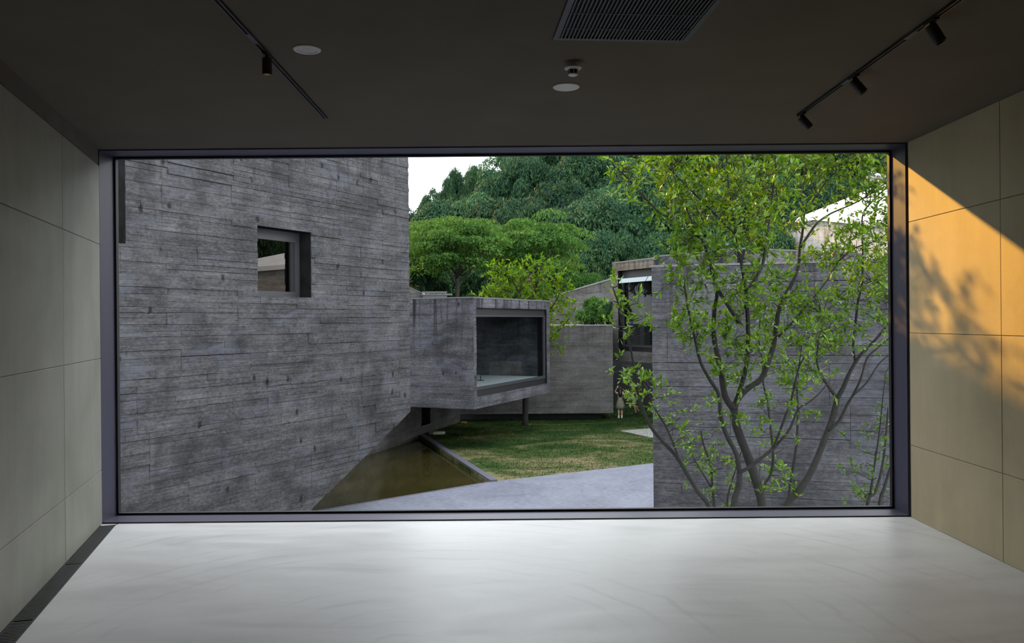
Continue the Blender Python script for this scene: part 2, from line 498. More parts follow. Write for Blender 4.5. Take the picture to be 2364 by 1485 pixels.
# ------------------------------------------------------------------ polygon tools for walls made of boards
def clip_half(poly, a, b, c):
    """keep a*x + b*z <= c"""
    out = []
    for i, p in enumerate(poly):
        q = poly[(i + 1) % len(poly)]
        dp, dq = a * p[0] + b * p[1] - c, a * q[0] + b * q[1] - c
        if dp <= 1e-9: out.append(p)
        if (dp < -1e-9 and dq > 1e-9) or (dp > 1e-9 and dq < -1e-9):
            t = dp / (dp - dq)
            out.append((p[0] + (q[0] - p[0]) * t, p[1] + (q[1] - p[1]) * t))
    return out
def clip_convex(poly, conv):
    for i, p in enumerate(conv):
        q = conv[(i + 1) % len(conv)]
        a, b = q[1] - p[1], -(q[0] - p[0])          # outside normal of a ccw polygon
        poly = clip_half(poly, a, b, a * p[0] + b * p[1])
        if len(poly) < 3: return []
    return poly
def cut_rect(poly, h):
    x0, x1, z0, z1 = h
    xs = [p[0] for p in poly]; zs = [p[1] for p in poly]
    if max(xs) <= x0 or min(xs) >= x1 or max(zs) <= z0 or min(zs) >= z1: return [poly]
    parts = [clip_half(poly, 1, 0, x0), clip_half(poly, -1, 0, -x1)]
    mid = clip_half(clip_half(poly, -1, 0, -x0), 1, 0, x1) if poly else []
    if len(mid) >= 3:
        parts += [clip_half(mid, 0, 1, z0), clip_half(mid, 0, -1, -z1)]
    return [p for p in parts if len(p) >= 3 and area(p) > 1e-5]
def area(p):
    return 0.5 * abs(sum(p[i][0] * p[(i + 1) % len(p)][1] - p[(i + 1) % len(p)][0] * p[i][1] for i in range(len(p))))
def wall_pieces(pieces, holes):
    out = []
    for pc in pieces:
        todo = [pc]
        for h in holes:
            todo = [q for p in todo for q in cut_rect(p, h)]
        out += todo
    return out
def board_face(parent, pieces, holes, mat, row=(0.10, 0.14), panel=(1.6, 2.0), band=9, depth=(0.003, 0.016), gap=0.006,
               most=300, split=0.18, seed=1, y0=0.0, view=None):
    """the boards' imprint: each board a slab standing proud of the wall by its own small depth"""
    rr = random.Random(seed)
    xs = [p[0] for pc in pieces for p in pc]; zs = [p[1] for pc in pieces for p in pc]
    X0, X1, Z0, Z1 = min(xs), max(xs), min(zs), max(zs)
    out = []
    z = Z0; k = 0; joints = []; pd = {}
    while z < Z1:
        if k % band == 0:
            pw = rr.uniform(*panel)
            joints = []; x = X0 - rr.uniform(0, pw)
            while x < X1 + pw:
                joints.append(x); x += pw
            pd = {i: rr.uniform(-0.004, 0.004) for i in range(len(joints))}
        k += 1
        h = rr.uniform(*row)
        for i, (a, b) in enumerate(zip(joints, joints[1:])):
            cuts = [a, b]
            if rr.random() < split: cuts = [a, a + (b - a) * rr.uniform(0.25, 0.75), b]
            for c0, c1 in zip(cuts, cuts[1:]):
                d = max(0.001, rr.uniform(*depth) + pd[i])
                lo = rr.choice((0.0005, 0.0005, 0.001, gap * 0.45, gap * 0.9))      # many joints closed up, some open
                hi = rr.choice((0.0005, 0.0005, 0.001, gap * 0.4))
                rect = [(c0 + gap * 0.3, z + lo * rr.uniform(0.3, 1.2)), (c1 - gap * 0.3, z + lo * rr.uniform(0.3, 1.2)),
                        (c1 - gap * 0.3, z + h - hi), (c0 + gap * 0.3, z + h - hi * rr.uniform(0.3, 1.2))]
                for pc in pieces:
                    p = clip_convex(rect, pc)
                    if len(p) < 3: continue
                    todo = [p]
                    for hl in holes: todo = [q for u in todo for q in cut_rect(u, hl)]
                    out += [(q, d) for q in todo if area(q) > 2e-4]
        z += h
    def score(t):
        p = t[0]
        if view is None: return area(p)
        cx = sum(u[0] for u in p) / len(p); cz = sum(u[1] for u in p) / len(p)
        return area(p) if view(cx, cz) else 0.0
    out.sort(key=score, reverse=True)
    for p, d in out[:most]:
        MB().prism_y(p, y0 - d, y0 + 0.001).build('concrete_board', mat, parent)
    if len(out) > most:
        mb = MB()
        for p, d in out[most:]: mb.prism_y(p, y0 - d, y0 + 0.001)
        tag(mb.build('concrete_boards', mat, parent), kind='stuff')

# ------------------------------------------------------------------ the room
WY, GY = 6.63, 6.88             # inner edge of the window sleeve, plane of the glass
CH = 3.015
XL, XR = -3.315, 3.19
FL = Frame(XL, WY, -0.2726, 1.0)                # left wall: splayed, narrowing towards the viewer
FR = Frame(XR, WY, 0.0, -1.0)                   # right wall: square to the window
BACK = -2.6

def left_at(y, off=0.0):                        # x of the left wall's face (moved off metres into the room) at depth y
    return XL - 0.2726 * (y - WY) + off * math.hypot(1, 0.2726)

GW = 0.115                                       # width of the floor grate's channel
mb = MB()
mb.prism_z([(left_at(BACK, GW), BACK), (XR + 0.3, BACK), (XR + 0.3, GY + 0.08), (left_at(WY - 0.06, GW), GY + 0.08), (left_at(WY - 0.06, GW), WY - 0.06)], -0.3, 0.0)
floor = tag(mb.build('floor', M['floor']), kind='structure', label='pale polished screed floor with trowel swirls')
mb = MB()
mb.prism_z([(left_at(BACK, 0) - 0.3, BACK - 0.25), (XR + 0.3, BACK - 0.25), (XR + 0.3, GY + 0.1), (XL - 0.35, GY + 0.1)], CH, CH + 0.35)
tag(mb.build('ceiling', M['ceiling']), kind='structure', label='dark matt plaster ceiling')

wl_len = (WY - BACK) * math.hypot(1, 0.2726)
wl = tag(empty('wall_left', (XL, WY, 0), FL.rz), kind='structure', label='splayed smooth grey concrete wall left of the window')
JW, JD = 0.004, 0.006
def panel_wall(parent, x0, x1, ztop, rows, cols, mat, seed):
    rr = random.Random(seed)
    zs = [0.0] + rows + [ztop]; xs = [x0] + cols + [x1]
    for za, zb in zip(zs, zs[1:]):
        for xa, xb in zip(xs, xs[1:]):
            y = rr.uniform(0.0, 0.0015)
            MB().cbox(xa + JW / 2, xb - JW / 2, y, JD + 0.002, za + JW / 2, zb - JW / 2, 0.002).build('panel', mat, parent)
MB().box(-wl_len, 0.06, JD, 0.35, -0.3, CH).build('backing', M['joint'], wl)
cols = []
x = -1.13
while x > -wl_len: cols.append(x); x -= 1.82
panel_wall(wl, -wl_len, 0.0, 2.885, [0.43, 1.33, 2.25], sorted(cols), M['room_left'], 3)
MB().box(-wl_len, -0.02, 0.045 - 0.04, JD + 0.002, 2.893, CH).build('beam_band', plain('band_concrete_brown', (0.10, 0.085, 0.065), 0.8, vary=0.2, vscale=3), wl)

wr = tag(empty('wall_right', (XR, WY, 0), FR.rz), kind='structure', label='sunlit smooth tan concrete wall right of the window')
MB().box(-0.3, WY - BACK, JD, 0.35, -0.3, CH).build('backing', M['joint'], wr)
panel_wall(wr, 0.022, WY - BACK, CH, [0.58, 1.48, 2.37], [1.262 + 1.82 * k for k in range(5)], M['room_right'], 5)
wb = MB().box(left_at(BACK, 0) - 0.3, XR + 0.3, BACK - 0.25, BACK, -0.3, CH).build('wall_back', M['room_back'])
tag(wb, kind='structure', label='plain grey concrete wall behind the viewer')

# window sleeve, gasket and the single great pane
win = tag(empty('window_1', (0, WY, 0)), kind='structure', label='wide picture window in a purple-grey metal sleeve')
D = GY - WY
MB().box(XL - 0.05, XL, 0.0, D + 0.07, 0.0, CH).build('jamb', M['frame'], win)
MB().box(XR - 0.012, XR + 0.03, 0.0, D + 0.07, 0.0, CH).build('jamb', M['frame'], win)
MB().box(XL, XR - 0.012, 0.0, D + 0.07, CH - 0.012, CH + 0.02).build('head', M['frame'], win)
MB().box(XL, XR - 0.012, 0.0, D + 0.07, -0.02, 0.010).build('sill', M['frame'], win)
MB().box(XL, XR, -0.008, 0.0, -0.02, 0.002).build('shadow_gap', M['black'], win)
g = 0.018
x0, x1, z0, z1 = XL, XR - 0.012, 0.010, CH - 0.012
for nm, bb in (('gasket', (x0, x0 + g, z0, z1)), ('gasket', (x1 - g, x1, z0, z1)), ('gasket', (x0 + g, x1 - g, z0, z0 + g)), ('gasket', (x0 + g, x1 - g, z1 - g, z1))):
    MB().box(bb[0], bb[1], D - 0.012, D + 0.03, bb[2], bb[3]).build(nm, M['black'], win)
MB().poly([(x0 + 0.01, D + 0.008, z0), (x1 - 0.01, D + 0.008, z0), (x1 - 0.01, D + 0.008, z1), (x0 + 0.01, D + 0.008, z1)]).build('pane', M['glass'], win)

# ------------------------------------------------------------------ floor grate along the left wall
gr = tag(empty('floor_grate', (XL, WY, 0), FL.rz), 'long dark steel slot grate set in the floor along the left wall', 'grate')
gl = 3.9
MB().box(-gl, -0.07, -GW, 0.008, -0.07, -0.055).build('trough', M['void'], gr)
MB().box(-gl, -0.07, -GW - 0.001, -GW + 0.010, -0.055, 0.002).build('edge_bar', M['black'], gr)
MB().box(-gl, -0.07, -0.006, 0.004, -0.055, 0.002).build('edge_bar', M['lamp_black'], gr)
me = MB().box(-0.0055, 0.0055, -GW + 0.010, -0.006, -0.03, -0.003).mesh('slat', M['grate'])
x = -0.085; k = 0
while x > -gl + 0.02:
    s = link('slat', me, gr); s.location = (x, 0, 0)
    k += 1
    x -= 0.0225 if k % 48 else 0.034
MB().box(-0.07, 0.0, -GW, 0.008, -0.055, -0.001).build('end_plate', M['floor'], gr)

# ------------------------------------------------------------------ ceiling fittings
def track(name, X, y0, y1, label, gaps):
    t = tag(empty(name, (X, y1, CH)), label, 'track light rail', 'ceiling lighting tracks')
    w2 = 0.013
    segs = []; a = y0
    for g0, g1 in sorted(gaps):
        segs.append((a, g0)); a = g1
    segs.append((a, y1))
    for a, b in segs:
        MB().box(-w2, -w2 * 0.45, a - y1, b - y1, -0.016, 0.0).box(w2 * 0.45, w2, a - y1, b - y1, -0.016, 0.0).build('rail_lip', M['lamp_black'], t)
        MB().box(-w2 * 0.45, w2 * 0.45, a - y1, b - y1, -0.006, 0.0).build('rail_channel', M['black'], t)
    for g0, g1 in gaps:
        MB().box(-w2, w2, g0 - y1, g1 - y1, -0.015, 0.0).build('feed_cover', M['grille'], t)
    return t
track('lighting_track', -1.267, 0.4, 5.65, 'thin black lighting track with a single spotlight on the ceiling', [(3.98, 4.12)])
track('lighting_track', 1.99, 0.4, 5.68, 'thin black lighting track carrying three spotlights on the ceiling', [(4.02, 4.14), (4.82, 4.93)])

def spot(x, y, tilt, turn, label, L=0.085, r=0.027, lit=False):
    t = tag(empty('spotlight', (x, y, CH - 0.016)), label, 'spotlight', 'track spotlights')
    MB().box(-0.012, 0.012, -0.05, 0.05, -0.008, 0.0).build('adapter', M['lamp_black'], t)
    MB().tube([(0, 0, 0.0), (0, 0, -0.028)], 0.009, 10).build('stem', M['lamp_black'], t)
    mt = Matrix.Translation((0, 0, -0.03)) @ Matrix.Rotation(turn, 4, 'Z') @ Matrix.Rotation(tilt, 4, 'Y')
    b = MB().lathe([(r * 0.86, 0.012), (r, 0.008), (r, -L + 0.004), (r * 0.97, -L), (r * 0.84, -L), (r * 0.80, -L + 0.02), (0.002, -L + 0.02)], 28).build('barrel', M['lamp_black'], t)
    b.matrix_local = mt
    ln = MB().lathe([(0.002, -L + 0.016), (r * 0.7, -L + 0.016), (r * 0.7, -L + 0.019), (0.002, -L + 0.019)], 20).build('lens', M['led'] if lit else M['lens'], t)
    ln.matrix_local = mt
    rg = MB().lathe([(r * 1.0, -L * 0.35), (r * 1.04, -L * 0.36), (r * 1.04, -L * 0.40), (r, -L * 0.41)], 28).build('ring', M['black'], t)
    rg.matrix_local = mt
    return t
m, nt, b, N, L_ = newmat('warm_led')
b.inputs['Base Color'].default_value = (0.8, 0.6, 0.3, 1)
b.inputs['Emission Color'].default_value = (1.0, 0.72, 0.32, 1)
b.inputs['Emission Strength'].default_value = 4.0
M['led'] = m
spot(-1.262, 4.28, 0.0, 0.0, 'black cylinder spotlight pointing straight down from the ceiling track', 0.075, 0.025, True)
spot(1.99, 3.88, math.radians(-28), math.radians(-20), 'angled black spotlight on the three-lamp track, nearest the ceiling grille')
spot(1.99, 4.76, math.radians(-38), math.radians(-15), 'angled black spotlight in the middle of the three-lamp track')
spot(1.99, 5.62, math.radians(-40), math.radians(-10), 'angled black spotlight at the window end of the three-lamp track')

t = tag(empty('downlight', (-1.045, 4.245, CH)), 'round white recessed ceiling downlight with a stepped rim', 'ceiling light')
MB().lathe([(0.070, 0.002), (0.071, -0.004), (0.066, -0.008), (0.052, -0.006), (0.050, 0.001)], 40).build('rim', M['white'], t)
MB().lathe([(0.002, -0.001), (0.050, -0.001), (0.050, -0.004), (0.002, -0.0045)], 40).build('diffuser', M['lens'], t)
t = tag(empty('ceiling_speaker', (0.339, 4.96, CH)), 'flat round white ceiling disc below the smoke detector', 'speaker')
MB().lathe([(0.080, 0.002), (0.081, -0.006), (0.077, -0.009), (0.073, -0.008)], 44).build('rim', M['white'], t)
MB().lathe([(0.002, -0.004), (0.0735, -0.004), (0.0735, -0.0075), (0.002, -0.008)], 44).build('mesh_cover', M['lens'], t)
t = tag(empty('smoke_detector', (0.345, 4.50, CH)), 'small white smoke detector with dark vents under the ceiling', 'smoke detector')
MB().lathe([(0.030, 0.0), (0.030, -0.022), (0.046, -0.026), (0.047, -0.034), (0.040, -0.040), (0.030, -0.042)], 32).build('base', M['white'], t)
MB().lathe([(0.026, -0.040), (0.024, -0.066)], 24).build('chamber', M['black'], t)
for k in range(7):
    a = 2 * math.pi * k / 7 + 0.3
    MB().tube([(0.031 * math.cos(a), 0.031 * math.sin(a), -0.040), (0.025 * math.cos(a), 0.025 * math.sin(a), -0.066)], 0.0025, 6).build('rib', M['white'], t)
MB().lathe([(0.026, -0.064), (0.0265, -0.070), (0.020, -0.074), (0.004, -0.074)], 28).build('cap', M['white'], t)

# air grille: fine bars running in depth, three cross bars
ag = tag(empty('air_grille', (0.556, 4.135, CH), math.radians(4.5)), 'dark metal air grille with fine parallel bars in the ceiling', 'air vent')
gw, gd = 0.68, 1.30
for bb in ((-gw / 2, gw / 2, -0.028, 0.0), (-gw / 2, gw / 2, -gd, -gd + 0.028), (-gw / 2, -gw / 2 + 0.028, -gd + 0.028, -0.028), (gw / 2 - 0.028, gw / 2, -gd + 0.028, -0.028)):
    MB().box(*bb, -0.012, 0.001).build('frame', M['grille'], ag)
MB().box(-gw / 2 + 0.02, gw / 2 - 0.02, -gd + 0.02, -0.02, -0.0008, 0.0).build('backing', M['void'], ag)
nb = 34
me = MB().box(-0.0035, 0.0035, -gd + 0.028, -0.028, -0.012, -0.002).mesh('bar', M['grille'])
for k in range(nb):
    o = link('bar', me, ag); o.location = (-gw / 2 + 0.028 + (gw - 0.056) * (k + 0.5) / nb, 0, 0)
me = MB().box(-gw / 2 + 0.028, gw / 2 - 0.028, -0.003, 0.003, -0.0135, -0.011).mesh('cross_bar', M['grille'])
for k in range(6):
    o = link('cross_bar', me, ag); o.location = (0, -0.17 - 0.195 * k, 0)

# ------------------------------------------------------------------ courtyard ground
pA = on_ground(1130, 1113); pB = on_ground(720, 1182); pG = on_ground(1505, 1070)
pF = on_ground(967, 1006); pE = on_ground(910, 1021)
def along(p, q, y):
    t = (y - p.y) / (q.y - p.y); return Vector((p.x + (q.x - p.x) * t, y, p.z))
pB2 = along(pA, pB, 14.5); pG2 = along(pA, pG, 34.0); pE2 = along(pF, pE, 25.0)
pw = MB().prism_z([(30, 3), (30, 34), (pG2.x, 34.0), (pA.x, pA.y), (pB2.x, 14.5), (-22, 8), (-22, 3)], GZ - 0.5, GZ)
tag(pw.build('path', M['path']), kind='structure', label='pale bluish concrete path below the window')
lw = MB().prism_z([(pA.x, pA.y), (pG2.x, 34.0), (30, 34), (30, 62), (-2.6, 62), (-2.5, 42.5), (pF.x, pF.y)], GZ - 0.5, GZ)
lawn = tag(lw.build('lawn', M['grass']), kind='structure', label='lawn with worn dry patches in the courtyard')
wt = MB().prism_z([(pA.x, pA.y), (pF.x, pF.y), (pE2.x, pE2.y), (-18, 25), (-22, 8), (pB2.x, 14.5)], GZ - 0.6, GZ - 0.13)
tag(wt.build('pool_water', M['water']), kind='structure', label='still murky brown water in the pool')
# far ground
gm = MB().box(-90, 120, 3, 60, GZ - 1.2, GZ - 0.62)
tag(gm.build('ground', M['earth']), kind='structure', label='earth under the courtyard')

# grass blades
rg = np.random.default_rng(3)
n = 60000
P = np.stack([rg.uniform(-4.2, 11, n), rg.uniform(26.2, 48, n)], 1)
dA = np.array([pG2.x - pA.x, pG2.y - pA.y]); dK = np.array([pF.x - pA.x, pF.y - pA.y])
rel = P - np.array([pA.x, pA.y])
keep = ((dA[0] * rel[:, 1] - dA[1] * rel[:, 0]) > 0.25) & ((dK[0] * rel[:, 1] - dK[1] * rel[:, 0]) < -6.5)
P = P[keep]; n = len(P)
h = rg.uniform(0.03, 0.075, n); an = rg.uniform(0, 2 * np.pi, n); wd = 0.012
V = np.zeros((n, 3, 3), np.float32)
V[:, 0, 0] = P[:, 0] - np.cos(an) * wd; V[:, 0, 1] = P[:, 1] - np.sin(an) * wd; V[:, 0, 2] = GZ - 0.002
V[:, 1, 0] = P[:, 0] + np.cos(an) * wd; V[:, 1, 1] = P[:, 1] + np.sin(an) * wd; V[:, 1, 2] = GZ - 0.002
V[:, 2, 0] = P[:, 0] + rg.normal(0, 0.02, n); V[:, 2, 1] = P[:, 1] + rg.normal(0, 0.02, n); V[:, 2, 2] = GZ + h
o = link('grass', fast_mesh('grass', V, 3, M['grass']))
tag(o, 'short grass growing on the courtyard lawn', 'grass', kind='stuff')

# pool kerb
kd = (pF - pA).normalized(); kn = Vector((kd.y, -kd.x, 0))        # towards the lawn
k0 = pA - kd * 0.0; k1 = pF - kd * 0.15
kb = tag(empty('pool_kerb', (pA.x, pA.y, GZ), math.atan2(kd.y, kd.x)), 'narrow purple-grey kerb between the pool and the lawn', 'kerb')
kl = (k1 - k0).length
kx = 0.0
while kx < kl - 0.05:
    e = min(kx + 2.35, kl)
    MB().box(kx + 0.003, e - 0.003, -0.26, -0.02, -0.5, 0.06).build('kerb_section', M['kerb'], kb)
    kx = e
ed = (pB2 - pA).normalized()
ke = tag(empty('path_edging', (pA.x, pA.y, GZ), math.atan2(ed.y, ed.x)), 'thin dark metal edging where the path meets the pool', 'edging')
MB().box(0.0, (pB2 - pA).length, -0.03, 0.02, -0.4, 0.012).build('edge_strip', M['kerb'], ke)

# small light paving wedge in the lawn and a stepping stone
q = [on_ground(1432, 996), on_ground(1505, 1012), on_ground(1505, 990)]
q = [q[0], q[1] + (q[1] - q[0]) * 0.6, q[2] + (q[2] - q[0]) * 0.6]
o = MB().prism_z([(p.x - q[0].x, p.y - q[0].y) for p in q], -0.1, 0.03).build('paving_wedge', plain('pale_paving', (0.20, 0.20, 0.19), 0.8, vary=0.08))
o.location = q[0]; tag(o, 'pale triangular paving slab in the lawn beside the front concrete wall', 'paving')
p = on_ground(988, 1001)
mb = MB().prism_z([(0.36, 0.02), (0.20, 0.26), (-0.22, 0.24), (-0.38, -0.02), (-0.15, -0.24), (0.25, -0.22)], 0.0, 0.11)
mb.prism_z([(0.30, 0.02), (0.17, 0.21), (-0.18, 0.19), (-0.31, -0.02), (-0.12, -0.19), (0.20, -0.18)], 0.11, 0.125)
o = mb.build('stepping_stone', plain('pale_stone', (0.33, 0.31, 0.25), 0.85, vary=0.2))
o.location = (p.x + 0.45, p.y - 0.25, GZ); tag(o, 'flat pale stone lying at the far corner of the pool kerb', 'stone')

# ------------------------------------------------------------------ big board-marked volume at the left
def corner_on(px, Y): return Vector((level(px, 742.5)[0] / F * Y, Y, 0))
cA = at(714, 1180, 20.0)
k = (2179 - 1182) / F
ka = level(945, 742)[0] / F
tt = (ka * 20 - cA.x) / (k - ka)
cB = Vector((cA.x + k * tt, 20 + tt, 0))
F1 = Frame(cB.x, cB.y, k, 1.0)
b1 = tag(empty('concrete_building', (cB.x, cB.y, 0), F1.rz), 'large board-marked concrete volume with one square window overhanging the pool', 'building')
TOP1 = 8.9
s0, zc = F1.sz(948, 950)
sA, zA = F1.sz(714, 1180)
sl_ = (zc - zA) / (0.0 - sA)
s_low = -(zc - (GZ - 0.1)) / sl_
sN, zN = F1.sz(290, 563)
LEFT1 = -16.0
pieces1 = [
    [(sN, GZ - 0.1), (s_low, GZ - 0.1), (0.0, zc), (0.0, TOP1), (sN, TOP1)],
    [(LEFT1, GZ - 0.1), (sN, GZ - 0.1), (sN, zN), (LEFT1, zN)]]
wxa, wza = F1.sz(593, 523); wxb, wzb = F1.sz(717, 535); _, wzc = F1.sz(595, 686); _, wzd = F1.sz(718, 685)
hole1 = (wxa, wxb, (wzc + wzd) / 2, (wza + wzb) / 2)
mb = MB()
for p in wall_pieces(pieces1, [hole1]): mb.prism_y(p, 0.0, 0.55)
mb.build('wall', M['joint_shade'], b1)
mb = MB()
mb.prism_y([(s_low, GZ - 0.1), (0.0, zc), (0.0, TOP1), (sN, TOP1), (sN, GZ - 0.1)], 0.56, 8.0)
mb.prism_y([(LEFT1, GZ - 0.1), (sN - 0.001, GZ - 0.1), (sN - 0.001, zN), (LEFT1, zN)], 0.56, 8.0)
mb.box(LEFT1, sN - 0.001, 3.0, 8.0, zN, TOP1)
mb.build('core', M['conc_big'], b1)
vis1 = lambda x, z: -9.9 < x < 0.1 and -3.4 < z < 7.2
board_face(b1, pieces1, [hole1], M['conc_big'], (0.105, 0.15), (1.7, 1.9), 8, (0.005, 0.030), 0.011, 300, 0.16, 11, view=vis1)
# boards on the notch's return face
nt_ = empty('notch_return', (sN, 0.55, 0), math.radians(-90), b1)
# window of the big volume
wd_ = empty('window', ((hole1[0] + hole1[1]) / 2, 0.36, hole1[2]), 0, b1)
hw, hh = (hole1[1] - hole1[0]) / 2, hole1[3] - hole1[2]
MB().box(-hw, -hw + 0.07, 0, 0.08, 0, hh).box(hw - 0.16, hw, 0, 0.08, 0, hh).box(-hw + 0.07, hw - 0.16, 0, 0.08, 0, 0.14).box(-hw + 0.07, hw - 0.16, 0, 0.08, hh - 0.24, hh).build('frame', M['frame2'], wd_)
MB().box(-hw + 0.07, -hw + 0.10, 0.02, 0.08, 0.14, hh - 0.24).box(hw - 0.30, hw - 0.16, 0.02, 0.08, 0.14, hh - 0.24).build('sash', M['black'], wd_)
MB().poly([(-hw + 0.06, 0.05, 0.12), (hw - 0.2, 0.05, 0.12), (hw - 0.2, 0.05, hh - 0.2), (-hw + 0.06, 0.05, hh - 0.2)]).build('pane', M['glass3'], wd_)
MB().box(-hw, hw, 0.16, 0.18, 0, hh).build('dark_interior', M['void'], wd_)

# ------------------------------------------------------------------ cantilevered gallery box
YC = 31.5
cC = corner_on(1093, YC)
cD = corner_on(1268, YC / 0.814)
F2 = Frame(cC.x, cC.y, cD.x - cC.x, cD.y - cC.y)
LEN2 = math.hypot(cD.x - cC.x, cD.y - cC.y)
_, zt2 = F2.sz(1091, 688); _, zb2 = F2.sz(1094, 946)
b2 = tag(empty('gallery_box', (cC.x, cC.y, 0), F2.rz), 'cantilevered concrete box with a large framed gallery window over the lawn', 'building')
xa, za = F2.sz(1099, 711); xb, zb_ = F2.sz(1261, 714.5); _, zc_ = F2.sz(1100, 914); _, zd_ = F2.sz(1261, 888)
hole2 = (xa, xb, (zc_ + zd_) / 2, (za + zb_) / 2)
DEP2 = 8.0
face2 = [[(0, zb2), (LEN2, zb2), (LEN2, zt2), (0, zt2)]]
mb = MB()
for p in wall_pieces(face2, [hole2]): mb.prism_y(p, 0.0, 0.45)
mb.build('window_wall', M['joint_shade'], b2)
mb = MB()
mb.box(0, 0.35, 0.45, DEP2, zb2, zt2).box(LEN2 - 0.35, LEN2, 0.45, DEP2, zb2, zt2)
mb.box(0.35, LEN2 - 0.35, 0.45, DEP2, zb2, zb2 + 0.3).box(0.35, LEN2 - 0.35, 0.45, DEP2, zt2 - 0.3, zt2)
mb.build('shell', M['conc_box'], b2)
board_face(b2, face2, [hole2], M['conc_box'], (0.12, 0.16), (1.8, 2.2), 4, (0.003, 0.010), 0.008, 120, 0.1, 21)
# side face boards (the face turned towards the pool)
sd = empty('side_wall', (0, DEP2, 0), math.radians(-90), b2)
side2 = [[(0, zb2), (DEP2, zb2), (DEP2, zt2), (0, zt2)]]
board_face(sd, side2, [], M['conc_box'], (0.12, 0.17), (1.8, 2.2), 5, (0.004, 0.014), 0.008, 170, 0.15, 22)
MB().box(-0.02, LEN2 + 0.02, -0.02, DEP2, zt2, zt2 + 0.05).build('coping', M['coping'], b2)
# glazing
gy = 0.10
hx0, hx1, hz0, hz1 = hole2
gw_ = empty('gallery_window', (hx0, gy, hz0), 0, b2)
W_, H_ = hx1 - hx0, hz1 - hz0
t0, t1 = 0.33, 0.36
MB().box(0, W_, -0.02, 0.08, 0, t1 - 0.12).build('lower_panel', M['black'], gw_)
MB().box(0, W_, -0.02, 0.08, H_ - t0 + 0.05, H_).build('upper_panel', M['black'], gw_)
MB().box(0.02, 0.09, -0.04, 0.06, t1 - 0.12, H_ - t0 + 0.05).build('mullion', M['frame2'], gw_)
MB().box(W_ - 0.12, W_ - 0.02, -0.04, 0.06, t1 - 0.12, H_ - t0 + 0.05).build('mullion', M['frame2'], gw_)
MB().box(0.12, W_ - 0.12, -0.04, 0.06, t1 - 0.12, t1).build('rail', M['frame2'], gw_)
MB().box(0.12, W_ - 0.12, -0.04, 0.06, H_ - t0 - 0.02, H_ - t0 + 0.05).build('rail', M['frame2'], gw_)
MB().poly([(0.1, 0.02, t1 - 0.02), (W_ - 0.1, 0.02, t1 - 0.02), (W_ - 0.1, 0.02, H_ - t0), (0.1, 0.02, H_ - t0)]).build('pane', M['glass2'], gw_)
# gallery interior
fz = hz0 + t1 - 0.04
MB().box(0.35, LEN2 - 0.35, 0.46, DEP2, zb2 + 0.3, fz).build('gallery_floor', M['inner_floor'], b2)
MB().box(0.35, LEN2 - 0.35, 4.2, 4.4, fz, zt2 - 0.3).build('back_wall', M['inner_wall'], b2)
MB().box(0.35, LEN2 - 0.35, 3.95, 4.2, fz + 1.45, fz + 1.7).build('inner_rail', M['black'], b2)
MB().box(0.35, LEN2 - 1.6, 4.1, 4.2, fz + 1.7, zt2 - 0.3).build('dark_upper_opening', M['void'], b2)
MB().box(3.6, 3.67, 2.4, 2.47, fz, zt2 - 0.3).build('slim_post', M['frame2'], b2)
for px_ in (2.4, 4.2):
    MB().lathe([(0.16, 0.0), (0.16, 0.02), (0.02, 0.03), (0.02, 0.62), (0.03, 0.64), (0.02, 0.66)], 12, (px_, 1.8, fz)).build('barrier_post', M['black'], b2)

MB().box(2.2, 4.2, 4.08, 4.2, fz + 0.45, fz + 1.15).build('low_picture', M['canvas'], b2)
# skylight and wedge parapet on the box roof
p = at(1009, 688, 36.0)
sk = tag(empty('roof_skylight', (p.x, p.y, zt2 + 0.05), math.radians(6)), 'low framed skylight on the roof of the gallery box', 'skylight')
MB().box(-0.62, 0.42, -0.4, 0.5, 0.0, 0.22).build('curb', M['kerb'], sk)
MB().box(-0.66, 0.46, -0.46, -0.40, 0.20, 0.25).box(-0.66, 0.46, 0.5, 0.56, 0.34, 0.40).box(-0.66, -0.60, -0.40, 0.5, 0.22, 0.36).box(0.40, 0.66, -0.40, 0.5, 0.20, 0.27).build('frame', M['coping'], sk)
MB().poly([(-0.6, -0.40, 0.23), (0.40, -0.40, 0.23), (0.40, 0.5, 0.36), (-0.6, 0.5, 0.36)]).build('pane', M['glass3'], sk)
p = at(960, 688, 36.0)
wg = tag(empty('roof_parapet', (p.x, p.y, zt2 + 0.05), math.radians(10)), 'pale sloping concrete upstand behind the skylight beside the big volume', 'parapet')
MB().prism_y([(-1.6, 0.0), (0.36, 0.0), (0.36, 0.25), (0.05, 0.40), (-0.3, 0.56), (-1.6, 0.9)], 0.0, 0.25).build('upstand', M['conc_upper'], wg)
MB().prism_y([(-1.62, 0.9), (-0.3, 0.56), (0.05, 0.40), (0.38, 0.25), (0.38, 0.29), (0.05, 0.44), (-0.3, 0.60), (-1.62, 0.94)], -0.02, 0.27).build('capping', M['coping'], wg)

